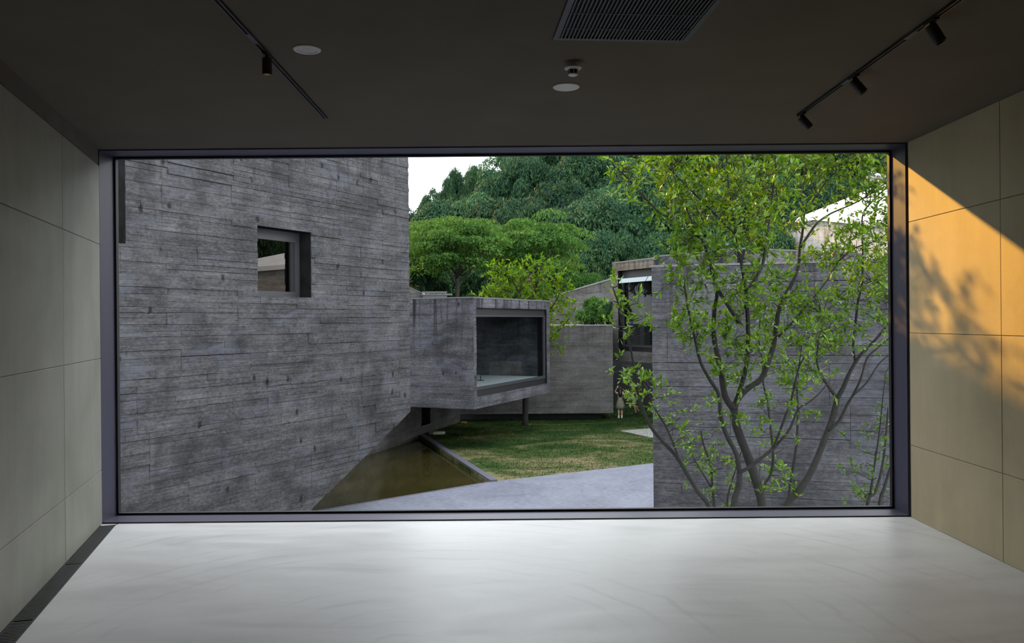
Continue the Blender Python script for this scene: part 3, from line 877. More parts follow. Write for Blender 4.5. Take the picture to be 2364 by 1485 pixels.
# ------------------------------------------------------------------ base wall under the box, with a dark opening
pK = on_ground(1072, 972)
F3 = Frame(pF.x, pF.y, pK.x - pF.x, pK.y - pF.y)
L3 = math.hypot(pK.x - pF.x, pK.y - pF.y) - 0.6
b3 = tag(empty('base_wall', (pF.x, pF.y, 0), F3.rz), 'low concrete wall with a narrow dark opening rising from the pool under the gallery box', 'wall')
ox0, oz1 = F3.sz(972, 944); ox1, _ = F3.sz(993, 944); _, oz0 = F3.sz(982, 981)
hole3 = (ox0, ox1, oz0, zb2 + 0.5)
face3 = [[(-12.5, GZ - 0.3), (L3, GZ - 0.3), (L3, zb2 + 0.6), (-12.5, zb2 + 0.6)]]
mb = MB()
for p in wall_pieces(face3, [hole3]): mb.prism_y(p, 0.0, 0.4)
mb.build('wall', M['joint_shade'], b3)
board_face(b3, face3, [hole3], M['conc_back'], (0.12, 0.16), (1.8, 2.2), 4, (0.002, 0.006), 0.006, 120, 0.1, 31)
MB().box(ox0 - 0.3, ox1 + 0.3, 0.41, 0.6, oz0 - 0.2, zb2 + 0.6).build('dark_interior', M['void'], b3)
MB().box(ox0 - 0.02, ox1 + 0.02, -0.06, 0.4, oz0 - 0.05, oz0).build('opening_sill', M['coping'], b3)

# ------------------------------------------------------------------ low hovering wing across the lawn
YB = 42.0
F4 = Frame(corner_on(1057, YB).x, YB, 1.0, 0.0)
b4 = tag(empty('hovering_wing', (F4.o[0], YB, 0), 0), 'long low concrete wing hovering just above the far side of the lawn', 'building')
_, zt4 = F4.sz(1415, 752); _, zb4 = F4.sz(1415, 954); xr4, _ = F4.sz(1415, 850)
face4 = [[(0.0, zb4), (xr4, zb4), (xr4, zt4), (0.0, zt4)]]
MB().box(0.0, xr4, 0.0, 7.0, zb4, zt4).build('wall', M['joint_shade'], b4)
board_face(b4, face4, [], M['conc_back'], (0.13, 0.18), (2.0, 2.6), 6, (0.002, 0.008), 0.008, 170, 0.05, 41)
MB().box(-0.03, xr4 + 0.03, -0.03, 7.0, zt4, zt4 + 0.045).build('coping', M['pale_edge'], b4)
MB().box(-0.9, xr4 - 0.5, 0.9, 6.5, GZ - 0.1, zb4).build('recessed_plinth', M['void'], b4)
_, zj = F4.sz(1340, 857)

# ------------------------------------------------------------------ upper box with tall window, behind the front wall
YU = 44.0
cU = corner_on(1415.5, YU)
F5 = Frame(cU.x, cU.y, 0.503, -1.0)
_, zt5 = F5.sz(1415, 609); _, zb5 = F5.sz(1503, 838.5)
xe5, _ = F5.sz(1700, 580)
b5 = tag(empty('upper_gallery', (cU.x, cU.y, 0), F5.rz), 'raised concrete box with a tall dark window behind the front wall', 'building')
wx0, _ = F5.sz(1427, 700); wx1, _ = F5.sz(1530, 700)
_, wz1 = F5.sz(1427, 626); _, wz0 = F5.sz(1430, 810)
hole5 = (wx0, wx1, wz0, wz1)
face5 = [[(0.0, zb5), (xe5, zb5), (xe5, zt5), (0.0, zt5)]]
mb = MB()
for p in wall_pieces(face5, [hole5]): mb.prism_y(p, 0.0, 0.5)
mb.build('window_wall', M['joint_shade'], b5)
mb = MB()
mb.box(0, 0.35, 0.5, 6, zb5, zt5).box(xe5 - 0.4, xe5, 0.5, 8, zb5, zt5).box(0.35, xe5 - 0.4, 0.5, 8, zb5, zb5 + 0.3).box(0.35, xe5 - 0.4, 0.5, 8, zt5 - 0.3, zt5).box(0.35, xe5 - 0.4, 4.0, 4.2, zb5 + 0.3, zt5 - 0.3)
mb.build('shell', M['conc_upper'], b5)
board_face(b5, face5, [hole5], M['conc_upper'], (0.14, 0.18), (2.0, 2.6), 5, (0.003, 0.010), 0.008, 200, 0.1, 51)
MB().box(-0.02, xe5 + 0.02, -0.02, 8.0, zt5, zt5 + 0.07).build('coping', M['coping'], b5)
uw = empty('tall_window', (wx0, 0.3, wz0), 0, b5)
W5, H5 = wx1 - wx0, wz1 - wz0
MB().box(0, W5, -0.02, 0.1, H5 - 0.42, H5).build('blind_box', M['frame2'], uw)
MB().box(0, W5, -0.02, 0.1, 0, 0.2).build('lower_panel', M['black'], uw)
MB().box(0.0, 0.08, -0.04, 0.08, 0.2, H5 - 0.42).build('mullion', M['frame2'], uw)
MB().box(W5 - 0.08, W5, -0.04, 0.08, 0.2, H5 - 0.42).build('mullion', M['frame2'], uw)
MB().box(0.08, W5 - 0.08, -0.04, 0.08, 0.2, 0.32).build('rail', M['frame2'], uw)
MB().poly([(0.05, 0.03, 0.3), (W5 - 0.05, 0.03, 0.3), (W5 - 0.05, 0.03, H5 - 0.60), (0.05, 0.03, H5 - 0.60)]).build('pane', M['glass2'], uw)
mm = plain('tilted_sky_mirror', (0.13, 0.155, 0.165), 0.06, 1.0)  # added metal mirror, tilted to the sky to make the pale strip
MB().poly([(0.30, -0.46, H5 - 0.66), (W5 - 1.2, -0.46, H5 - 0.66), (W5 - 1.2, -0.30, H5 - 0.42), (0.30, -0.30, H5 - 0.42)]).build('sky_mirror', mm, uw)
MB().poly([(W5 - 1.15, -0.46, H5 - 0.66), (W5 - 0.08, -0.46, H5 - 0.66), (W5 - 0.08, -0.30, H5 - 0.42), (W5 - 1.15, -0.30, H5 - 0.42)]).build('sky_mirror', mm, uw)
MB().box(0.35, xe5 - 0.4, 0.5, 4.0, zb5 + 0.3, wz0 + 0.25).build('gallery_floor', M['inner_wall'], b5)
MB().box(1.15, 1.55, 0.9, 1.3, wz0 + 0.25, zt5 - 0.3).build('inner_pillar', M['dark_wall'], b5)
MB().box(1.7, 2.6, 3.6, 3.7, wz0 + 2.6, wz0 + 3.3).build('wall_picture', plain('ochre_picture', (0.30, 0.24, 0.12), 0.7, vary=0.3), b5)
# receding flank to the right of the corner
cV = F5.world(xe5, 0, 0)
F5b = Frame(cV.x, cV.y, 0.82, 0.57)
fk = tag(empty('upper_flank', (cV.x, cV.y, 0), F5b.rz), 'dark concrete flank running back from the corner of the raised box', 'building')
MB().box(0.0, 9.0, 0.0, 5.0, GZ, zt5 - 0.02).build('wall', M['conc_box'], fk)
face5b = [[(0, -1.0), (9, -1.0), (9, zt5 - 0.02), (0, zt5 - 0.02)]]
board_face(fk, face5b, [], M['conc_box'], (0.14, 0.18), (2.2, 2.6), 5, (0.003, 0.010), 0.008, 150, 0.1, 52)
MB().box(-0.02, 9.02, -0.02, 5.0, zt5 - 0.02, zt5 + 0.06).build('coping', M['coping'], fk)
# dark wall on the lawn below it
dw = MB().box(-1.0, 9.0, 0.0, 0.4, GZ - 0.1, 1.0).build('undercroft_wall', M['dark_wall'])
dw.location = (cU.x, 49.6, 0); dw.rotation_euler = (0, 0, math.radians(-6))
tag(dw, 'charcoal wall in the shade under the raised box behind the two people', 'wall')

# ------------------------------------------------------------------ front wall at the right
YF = 17.0
cF = corner_on(1505.5, YF)
z1f = EYE + level(1505, 617)[1] / F * YF
Yr = (z1f - EYE) * F / level(2053, 603)[1]
cR = corner_on(2053, Yr)
F6 = Frame(cF.x, cF.y, cR.x - cF.x, cR.y - cF.y)
b6 = tag(empty('front_wall', (cF.x, cF.y, 0), F6.rz), 'near dark board-marked concrete wall standing behind the slender tree', 'building')
L6 = 8.5
MB().prism_z([(0, 0), (L6, 0), (L6, 6), (2.6, 6), (0.9, 3)], GZ - 0.05, z1f).build('wall', M['joint_shade'], b6)
face6 = [[(0, GZ), (L6, GZ), (L6, z1f), (0, z1f)]]
board_face(b6, face6, [], M['conc_front'], (0.15, 0.20), (1.9, 2.5), 5, (0.004, 0.024), 0.011, 280, 0.12, 61, view=lambda x, z: x < 5.4 and z > -2.4)
MB().prism_z([(-0.015, -0.02), (L6, -0.02), (L6, 6), (2.6, 6), (0.88, 3)], z1f, z1f + 0.04).build('coping', M['coping'], b6)

# ------------------------------------------------------------------ sloping concrete building beyond the wing
F7 = Frame(corner_on(1200, 55.0).x, 55.0, 1.0, 0.0)
pa = F7.sz(1200, 708); pb = F7.sz(1415, 645)
b7 = tag(empty('sloping_building', (F7.o[0], 55.0, 0), 0), 'grey concrete building with a sloping roofline beyond the hovering wing', 'building')
sl7 = (pb[1] - pa[1]) / (pb[0] - pa[0])
xr7 = 12.0
pc7 = [[(0.0, GZ), (xr7, GZ), (xr7, pa[1] + sl7 * xr7), (0.0, pa[1])]]
mb = MB().prism_y(pc7[0], 0.0, 6.0); mb.build('wall', M['conc_back'], b7)
board_face(b7, pc7, [], M['conc_upper'], (0.16, 0.22), (2.2, 2.8), 4, (0.003, 0.010), 0.01, 150, 0.1, 71, view=lambda x, z: 1.5 < x < 7.5 and z > 0.8)
MB().prism_y([(-0.05, pa[1]), (xr7, pa[1] + sl7 * xr7), (xr7, pa[1] + sl7 * xr7 + 0.10), (-0.05, pa[1] + 0.10)], -0.06, 6.0).build('roof_edge', M['pale_edge'], b7)
MB().box(5.4, 6.7, -0.05, 0.3, 1.62, 1.95).build('vent_opening', M['void'], b7)

# ------------------------------------------------------------------ far sunlit building with a white roof
F8 = Frame(22.0, 75.0, 0.316, -0.949)
b8 = tag(empty('sunlit_building', (22.0, 75.0, 0), F8.rz), 'far sunlit beige concrete building with a white folded roof', 'building')
e0 = F8.sz(1740, 585); e1 = F8.sz(1850, 514); e2 = F8.sz(1885, 508); e3 = F8.sz(2058, 526)
e4 = (48.0, 5.2)
base8 = GZ
pieces8 = [[(e0[0], base8), (e1[0], base8), e1, e0], [(e1[0], base8), (e2[0], base8), e2, e1], [(e2[0], base8), (e3[0], base8), e3, e2], [(e3[0], base8), (e4[0], base8), e4, e3]]
mb = MB()
for p in pieces8: mb.prism_y(p, 0.0, 0.6)
mb.build('wall', M['conc_far'], b8)
board_face(b8, pieces8, [], M['conc_far'], (0.22, 0.30), (2.4, 3.0), 4, (0.004, 0.012), 0.012, 250, 0.05, 81, view=lambda x, z: x < 18 and z > 4)
# folded roof: eave strip, then a fold rising to the back
r1 = (e1[0] + 0.5, 3.0, e1[1] + 0.5); r2 = (e2[0] + 4.5, 6.0, e2[1] + 3.6); r3 = (e3[0] + 4, 7.5, e3[1] + 4.3); r4 = (48.0, 4.0, e4[1] + 0.9)
rt = MB()
T8 = 0.35
top = [(e1[0] - 0.4, -0.3, e1[1] + T8), (e2[0], -0.3, e2[1] + T8), (e3[0], -0.3, e3[1] + T8), (e4[0], -0.3, e4[1] + T8)]
bk = [r1, r2, r3, r4]
for i in range(3):
    rt.poly([top[i], top[i + 1], bk[i + 1]]); rt.poly([top[i], bk[i + 1], bk[i]])
    a_, b_ = top[i], top[i + 1]
    rt.poly([(a_[0], a_[1], a_[2] - T8), (b_[0], b_[1], b_[2] - T8), b_, a_])
    rt.poly([(a_[0], 0.6, a_[2] - T8), (b_[0], 0.6, b_[2] - T8), (b_[0], b_[1], b_[2] - T8), (a_[0], a_[1], a_[2] - T8)])
    rt.poly([bk[i], bk[i + 1], (bk[i + 1][0], bk[i + 1][1] + 0.3, 0.0), (bk[i][0], bk[i][1] + 0.3, 0.0)])
rt.build('folded_roof', M['roof'], b8)
MB().prism_y([(e0[0], base8), (e4[0], base8), (e4[0], e4[1]), (e3[0], e3[1]), (e1[0], e1[1] - 0.3)], 0.6, 3.0).build('core', M['conc_far'], b8)
# tower behind it
tA = at(1983, 480, 82.0); tB = at(2003, 402, 82.0); tC = at(2014, 400, 82.0); tD = at(2075, 436, 84.0)
tw = tag(empty('concrete_tower', (tA.x, 82.0, GZ), math.radians(-50)), 'slanted pale concrete tower rising behind the white folded roof', 'building')
hT = tB.z - GZ
n_ = MB()
prof = [(-0.6, 0), (0.9, hT), (5.0, hT - 1.7), (6.5, 0)]
n_.prism_y(prof, 0.0, 5.0)
n_.build('shaft', M['conc_far'], tw)
MB().prism_y([(0.9, hT), (5.05, hT - 1.72), (5.05, hT - 1.52), (0.88, hT + 0.2)], -0.1, 5.1).build('cap_slab', M['roof'], tw)

# ------------------------------------------------------------------ hill
def hill(x, y):
    sl = 0.14 + 0.0105 * (x + 13.7)
    sl = min(max(sl, 0.10), 0.46)
    return GZ + max(0.0, y - 58.0) * sl
mb = MB()
xs = np.linspace(-90, 120, 36); ys = np.linspace(58, 170, 24)
for y in ys:
    for x in xs: mb.v.append((x, y, hill(x, y) - 0.3 + 0.5 * math.sin(x * 0.3) * math.cos(y * 0.23)))
nx = len(xs)
for j in range(len(ys) - 1):
    for i in range(nx - 1):
        mb.f.append((j * nx + i, j * nx + i + 1, (j + 1) * nx + i + 1, (j + 1) * nx + i))
tag(mb.build('hill', M['earth'], smooth=True), kind='structure', label='steep wooded hillside behind the buildings')
# distant mountain, its haze put into the blue-grey colour
mb = MB()
pts = []
Rm = random.Random(5)
for i in range(60):
    x = -1500 + i * 40
    pts.append((x, 120 + 40 * math.sin(i * 0.35) + Rm.uniform(-8, 8) - abs(x + 130) * 0.05))
for i, (x, z) in enumerate(pts):
    mb.v += [(x, 1000, max(z, 10)), (x, 900, -20), (x, 1300, -20)]
for i in range(len(pts) - 1):
    a_ = 3 * i; b_ = 3 * i + 3
    mb.f += [(a_ + 1, b_ + 1, b_, a_), (a_, b_, b_ + 2, a_ + 2)]
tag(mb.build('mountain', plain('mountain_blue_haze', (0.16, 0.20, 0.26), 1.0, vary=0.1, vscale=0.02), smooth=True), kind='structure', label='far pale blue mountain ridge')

# ------------------------------------------------------------------ hillside trees
def crown_cloud(seed, blobs, leaves, size, flat=False):
    """leaf quads on lumps spread over a crown; unit crown: radius 1 in x/y, z from 0 to 1"""
    g = np.random.default_rng(seed)
    V = []
    per = leaves // blobs
    for b in range(blobs):
        a = g.uniform(0, 2 * np.pi)
        if flat:
            rad = np.sqrt(g.uniform(0, 1)) * 0.92
            cz = 0.55 + 0.36 * (1 - rad ** 2) + g.normal(0, 0.07) - (g.uniform(0.1, 0.55) if g.uniform() < 0.5 else 0)
            br = np.array([0.30, 0.30, 0.11]) * g.uniform(0.7, 1.2)
        else:
            u = g.uniform(-0.55, 1.0)
            rr = np.sqrt(max(0.0, 1 - u * u)) * g.uniform(0.62, 0.86)
            rad = rr if u < 0 or g.uniform() < 0.8 else rr * 0.6
            cz = 0.46 + 0.40 * u
            br = np.array([0.30, 0.30, 0.19]) * g.uniform(0.65, 1.2)
        c = np.array([np.cos(a) * rad, np.sin(a) * rad, cz])
        d = g.normal(0, 1, (per, 3)); d /= np.linalg.norm(d, axis=1)[:, None]
        d[:, 2] = np.where(d[:, 2] < -0.35, -d[:, 2], d[:, 2])
        p = c + d * br * g.uniform(0.72, 1.08, (per, 1))
        nrm = d * 0.8 + g.normal(0, 0.55, (per, 3)) + np.array([0, 0, 0.35])
        nrm /= np.linalg.norm(nrm, axis=1)[:, None]
        t = np.cross(nrm, g.normal(0, 1, (per, 3))); t /= np.linalg.norm(t, axis=1)[:, None]
        t[:, 2] -= 0.25; t /= np.linalg.norm(t, axis=1)[:, None]
        bt = np.cross(nrm, t)
        s = size * g.uniform(0.6, 1.35, (per, 1))
        L = t * s; W = bt * s * 0.36
        V.append(np.stack([p - L, p + W, p + L, p - W], 1))
    return np.concatenate(V).reshape(-1, 3)

def trunk_mb(seed, flat, rad, zc, h):
    """trunk from the ground to inside the crown (zc above ground, h high, radius rad), with boughs"""
    rr = random.Random(seed)
    mb = MB()
    r0 = 0.05 * rad + 0.06
    mb.tube([(0, 0, -0.3), (0.03 * rad, 0, zc * 0.5), (0, 0.03 * rad, zc), (0.04 * rad, 0, zc + h * 0.6)], [r0, r0 * 0.8, r0 * 0.6, r0 * 0.2], 7)
    for k in range(9 if flat else 6):
        a = rr.uniform(0, 6.28); z = zc + h * rr.uniform(-0.05 if zc > h * 0.3 else 0.0, 0.25)
        r = rad * rr.uniform(0.4, 0.75)
        mb.tube([(0, 0, z), (math.cos(a) * r * 0.5, math.sin(a) * r * 0.5, z + 0.18 * h), (math.cos(a) * r, math.sin(a) * r, z + (0.36 if flat else 0.42) * h)], [r0 * 0.5, r0 * 0.32, r0 * 0.1], 5)
    return mb
PROTO = {}
def proto(key, seed, mat, blobs, leaves, size, flat=False, bark='bark_far'):
    PROTO[key] = (fast_mesh('crown', crown_cloud(seed, blobs, leaves, size, flat), 4, M[mat]), flat, bark)
for i in range(5): proto('hill%d' % i, 100 + i, 'leaf_hill', 60, 30000, 0.034)
for i in range(3): proto('fern%d' % i, 200 + i, 'leaf_fern', 90, 27000, 0.028, True)
proto('lime0', 300, 'leaf_lime', 40, 7000, 0.052)
proto('bush0', 301, 'leaf_fern', 26, 5000, 0.075)
proto('bush1', 302, 'leaf_hill', 26, 5000, 0.075)

def tree(key, base, rad, h_crown, z_crown, label, name='tree', group=None, cat='tree', rz=None):
    """base: point on the ground; crown of height h_crown starts z_crown above it"""
    t = tag(empty(name, base, R.uniform(0, 6.28) if rz is None else rz), label, cat, group)
    cm, fl_, bk_ = PROTO[key]
    c = link('crown', cm, t); c.location = (0, 0, z_crown); c.scale = (rad, rad, h_crown)
    trunk_mb(R.randint(0, 9999), fl_, rad, z_crown, h_crown).build('trunk', M[bk_], t, True)
    return t
def hill_tree(px, pytop, Y, rad, h_crown, key, label, group=None, name='tree'):
    top = at(px, pytop, Y)
    gz = hill(top.x, Y) - 0.2
    zc = max(0.3, top.z - gz - h_crown * 0.97)
    return tree(key, (top.x, Y, gz), rad, h_crown, zc, label, name, group)

GRP = 'trees covering the hillside'
ORD = 'first second third fourth fifth sixth seventh eighth ninth tenth eleventh twelfth thirteenth fourteenth fifteenth sixteenth seventeenth eighteenth'.split()
def LBL(i, row): return '%s dense tree from the big concrete volume along the %s of the wooded hill' % (ORD[i], row)
ridge = [(915, 530), (962, 490), (1000, 445), (1046, 400), (1095, 392), (1130, 410), (1185, 345), (1235, 300), (1310, 280), (1390, 265), (1470, 250), (1560, 240), (1650, 230), (1745, 220), (1840, 215), (1940, 215), (2040, 210), (2130, 200)]
for i, (px, py) in enumerate(ridge):
    Y = R.uniform(112, 122)
    hill_tree(px, py, Y, R.uniform(2.2, 2.7) if i < 6 else R.uniform(3.6, 5.0), R.uniform(8.5, 11.0), 'hill%d' % (i % 5), LBL(i, 'skyline'), GRP)
row2 = [(930, 580), (985, 525), (1040, 480), (1095, 455), (1155, 420), (1215, 370), (1285, 385), (1355, 360), (1425, 380), (1500, 350), (1580, 370), (1660, 350), (1745, 360), (1830, 340), (1920, 360), (2010, 330), (2100, 340)]
for i, (px, py) in enumerate(row2):
    hill_tree(px, py + R.uniform(-8, 8), R.uniform(94, 104), R.uniform(4.0, 5.4), R.uniform(8.0, 10.0), 'hill%d' % ((i + 2) % 5), LBL(i, 'upper slope'), GRP)
row3 = [(960, 590), (1020, 545), (1090, 520), (1150, 480), (1225, 455), (1300, 430), (1370, 470), (1440, 440), (1520, 450), (1600, 430), (1690, 450), (1780, 430), (1870, 450), (1960, 420), (2060, 440)]
for i, (px, py) in enumerate(row3):
    hill_tree(px, py + R.uniform(-8, 8), R.uniform(78, 88), R.uniform(3.8, 5.0), R.uniform(7.0, 9.0), 'hill%d' % ((i + 1) % 5), LBL(i, 'middle slope'), GRP)
row4 = [(1330, 560), (1400, 545), (1470, 575), (1540, 545), (1620, 560), (1700, 540), (1790, 560)]
for i, (px, py) in enumerate(row4):
    hill_tree(px, py, R.uniform(69, 74), R.uniform(3.0, 3.8), R.uniform(5.5, 7.0), 'hill%d' % ((i + 3) % 5), LBL(i, 'lower edge'), GRP)

# umbrella-shaped trees in front of the hill
hill_tree(1052, 512, 56.0, 3.3, 4.4, 'fern0', 'bright green spreading umbrella-shaped tree behind the gallery box roof', name='umbrella_tree')
hill_tree(1005, 520, 62.0, 3.0, 3.6, 'fern1', 'dark umbrella-shaped tree beside the edge of the big concrete volume', name='umbrella_tree')
hill_tree(1235, 516, 60.0, 3.6, 4.6, 'fern2', 'deep green wide umbrella-shaped tree with bare pale branches above the lime tree', name='umbrella_tree')
hill_tree(1350, 640, 58.5, 1.9, 3.0, 'fern1', 'small layered shrub tree above the sloping concrete roofline', name='umbrella_tree')
hill_tree(1120, 640, 58.0, 2.2, 3.4, 'bush1', 'dark bush filling the gap between the two umbrella-shaped trees', name='bush')
hill_tree(965, 600, 57.0, 2.2, 4.0, 'bush1', 'dark bush against the edge of the big concrete volume', name='bush')
# unseen trees added behind the big volume to shade the courtyard
for i in range(9):
    x = -9.5 - 2.2 * i + R.uniform(-0.8, 0.8); y = R.uniform(43, 52)
    tree('hill%d' % (i % 5), (x, y, GZ - 0.1), R.uniform(3.2, 4.2), R.uniform(9, 11), R.uniform(4.5, 6.5), '%s tall tree of the unseen grove added for shade behind the big concrete volume' % ORD[i], 'tree', 'added shade grove behind the big volume')

for i in range(7):  # unseen trees added to darken the reflection in the big volume's window
    x = 43.0 + 2.6 * i + R.uniform(-1, 1); y = 24.0 + 3.2 * i + R.uniform(-1, 1)
    tree('hill%d' % (i % 5), (x, y, GZ - 0.1), R.uniform(3.6, 4.6), R.uniform(11, 13), R.uniform(5.0, 7.0), '%s tall tree of the unseen row added behind the near end of the sunlit building' % ORD[i], 'tree', 'trees added behind the sunlit building')

# young lime-green tree growing behind the gallery box: traced limbs
def limb_tree(name, base, Y, stems, clusters, label, cat, leaf_key, leaf_len, twig_len, n_leaf, seed, single=0, depth_j=0.4, spread=1.0):
    rr = random.Random(seed)
    t = tag(empty(name, base), label, cat)
    O = Vector(base)
    nodes = []
    for st in stems:
        y0, y1, r0, r1, pts, part = st
        P = []
        npt = len(pts)
        for i, p in enumerate(pts):
            u = i / max(1, npt - 1)
            P.append((at(p[0], p[1], y0 + (y1 - y0) * u) if len(p) == 2 else Vector(p)) - O)
        # smooth the trace with a Catmull-Rom pass
        Q = []
        for i in range(len(P) - 1):
            p0, p1, p2, p3 = P[max(i - 1, 0)], P[i], P[i + 1], P[min(i + 2, len(P) - 1)]
            for k in range(3):
                u = k / 3
                Q.append(0.5 * ((2 * p1) + (p2 - p0) * u + (2 * p0 - 5 * p1 + 4 * p2 - p3) * u * u + (3 * p1 - p0 - 3 * p2 + p3) * u ** 3))
        Q.append(P[-1])
        rad = [(r0 + (r1 - r0) * i / (len(Q) - 1)) * rr.uniform(0.92, 1.1) for i in range(len(Q))]
        MB().tube(Q, rad, 8).build(part, M['bark'], t, True)
        nodes += Q
    NA = np.array([tuple(q) for q in nodes])
    tw = MB(); leaves = []
    for cl in clusters:
        px, py, rp = cl[:3]; dens = cl[3] if len(cl) > 3 else 1.0
        c0 = np.array(tuple(at(px, py, Y) - O))
        dd = (NA[:, 0] - c0[0]) ** 2 + (NA[:, 2] - c0[2]) ** 2
        yy = NA[int(np.argmin(dd)), 1]
        c = at(px, py, Y + yy) - O
        rm = rp / F * (Y + yy)
        nt_ = max(2, int(round(dens * n_leaf * (rp / 40.0) ** 2)))
        hub = Vector(NA[int(np.argmin(((NA - np.array(tuple(c))) ** 2).sum(1)))])
        prev = c + Vector((rr.gauss(0, 0.2) * rm, rr.gauss(0, 0.2) * rm, rr.gauss(0, 0.2) * rm))
        tw.tube([hub, hub.lerp(prev, 0.5) + Vector((rr.gauss(0, 0.03), rr.gauss(0, 0.03), 0.02)), prev], [0.007, 0.005, 0.003], 5)
        for k in range(nt_):
            d = Vector((rr.gauss(0, 1), rr.gauss(0, 1), rr.gauss(0.35, 0.9))).normalized()
            st_ = prev.lerp(c + Vector((rr.uniform(-1, 1) * rm, rr.gauss(0, depth_j), rr.uniform(-1, 1) * rm)) * 1.0, 1.0)
            L = twig_len * rr.uniform(0.5, 1.1)
            tip = st_ + d * L
            if rr.random() < 0.55:
                tw.tube([prev.lerp(st_, 0.25), st_, tip], [0.0035, 0.0028, 0.0012], 4, False)
            else:
                tw.tube([st_, tip], [0.0028, 0.0012], 4, False)
            nl = rr.randint(6, 9)
            for j in range(nl):
                u = 0.25 + 0.75 * (j + 0.5) / nl
                p = st_.lerp(tip, u)
                sd = Vector((rr.gauss(0, 1), rr.gauss(0, 1), rr.gauss(0, 1)))
                ld = (d * 0.75 + sd * 0.62 * spread + Vector((0, 0, 0.12))).normalized()
                nn = (Vector((rr.gauss(0, 0.6), rr.gauss(0, 0.6), 1.0))).cross(ld)
                if nn.length < 1e-4: continue
                nn.normalize()
                leaves.append((p, ld, nn, leaf_len * rr.uniform(0.65, 1.2)))
    tag(tw.build('twigs', M['bark'], t), kind='stuff')
    lm = M[leaf_key]
    if single:
        # the nearest leaves are parts of their own, sharing one mesh
        lmesh = MB()
        lmesh.v = [(0, 0, 0), (0.45, 0.20, 0.03), (1.0, 0, 0), (0.45, -0.20, 0.03), (0.5, 0, -0.035)]
        lmesh.f = [(0, 4, 1), (4, 2, 1), (0, 3, 4), (4, 3, 2)]
        lmm = lmesh.mesh('leaf', lm)
        idx = sorted(range(len(leaves)), key=lambda i: (leaves[i][0] + O).y / leaves[i][3])
        idx = [i for i in idx if -0.8 < (leaves[i][0] + O).z < 3.4][:single]
        for i in idx:
            p, ld, nn, s = leaves[i]
            o = link('leaf', lmm, t)
            up = ld.cross(nn)
            o.matrix_local = Matrix.Translation(p) @ Matrix((ld, nn, up)).transposed().to_4x4() @ Matrix.Scale(s, 4)
        drop = set(idx)
        leaves = [l for i, l in enumerate(leaves) if i not in drop]
    V = np.zeros((len(leaves), 2, 4, 3), np.float32)
    mbv = []
    fcs = []
    for p, ld, nn, s in leaves:
        up = ld.cross(nn)
        n0 = len(mbv)
        mid = p + ld * s * 0.48
        mbv += [tuple(p), tuple(mid + nn * s * 0.2 + up * s * 0.05), tuple(p + ld * s), tuple(mid - nn * s * 0.2 + up * s * 0.05)]
        fcs += [(n0, n0 + 2, n0 + 1), (n0, n0 + 3, n0 + 2)]
    me = bpy.data.meshes.new('foliage'); me.from_pydata(mbv, [], fcs); me.materials.append(lm); me.update()
    tag(link('foliage', me, t), kind='stuff')
    return t

Yl = 40.3
pt = on_ground(1212, 985)
lb = (at(1212, 985, Yl).x, Yl, GZ)
limb_tree('young_tree', lb, Yl, [
    (Yl, Yl, 0.16, 0.10, [(lb[0], Yl, GZ - 0.05), (1213, 930), (1215, 860), (1214, 780), (1218, 720)], 'trunk'),
    (Yl, Yl + 0.5, 0.09, 0.02, [(1218, 720), (1205, 690), (1185, 650), (1165, 625)], 'branch'),
    (Yl, Yl, 0.09, 0.02, [(1218, 720), (1232, 680), (1243, 640), (1250, 610)], 'branch'),
    (Yl, Yl - 0.4, 0.08, 0.02, [(1214, 780), (1250, 740), (1280, 700), (1300, 660)], 'branch'),
    (Yl, Yl - 0.2, 0.08, 0.02, [(1215, 830), (1262, 790), (1290, 762), (1315, 735)], 'branch'),
    (Yl, Yl + 0.3, 0.07, 0.02, [(1214, 760), (1180, 710), (1140, 690), (1120, 675)], 'branch')],
    [(1165, 630, 26), (1150, 650, 22), (1175, 660, 26), (1190, 625, 22), (1225, 612, 14), (1140, 625, 14), (1200, 680, 26), (1240, 650, 26), (1252, 620, 20), (1270, 612, 12), (1235, 690, 26), (1265, 670, 24), (1285, 655, 20), (1275, 700, 26), (1300, 690, 20), (1295, 720, 20), (1285, 740, 22), (1305, 750, 14), (1120, 680, 16), (1135, 675, 18), (1150, 685, 18), (1310, 665, 14), (1280, 775, 16), (1295, 795, 14), (1265, 790, 14), (1312, 708, 12), (1180, 690, 20), (1215, 650, 20)],
    'young lime-green tree growing on the lawn behind the gallery box', 'tree', 'leaf_lime', 0.24, 0.42, 60, 77, 0, 0.35)

# shrubs on the wing's roof
for px, py, rad, h, key, lab in ((1368, 690, 0.95, 1.5, 'bush0', 'blue-green shrub on the flat roof of the hovering wing'),
                                 (1402, 700, 0.8, 1.4, 'bush1', 'darker shrub on the wing roof next to the raised box')):
    p = at(px, py, 45.0)
    tree(key, (p.x, 45.0, zt4 + 0.06), rad, (p.z - zt4) * 1.3, -0.3 * (p.z - zt4), lab, 'shrub', None, 'shrub')

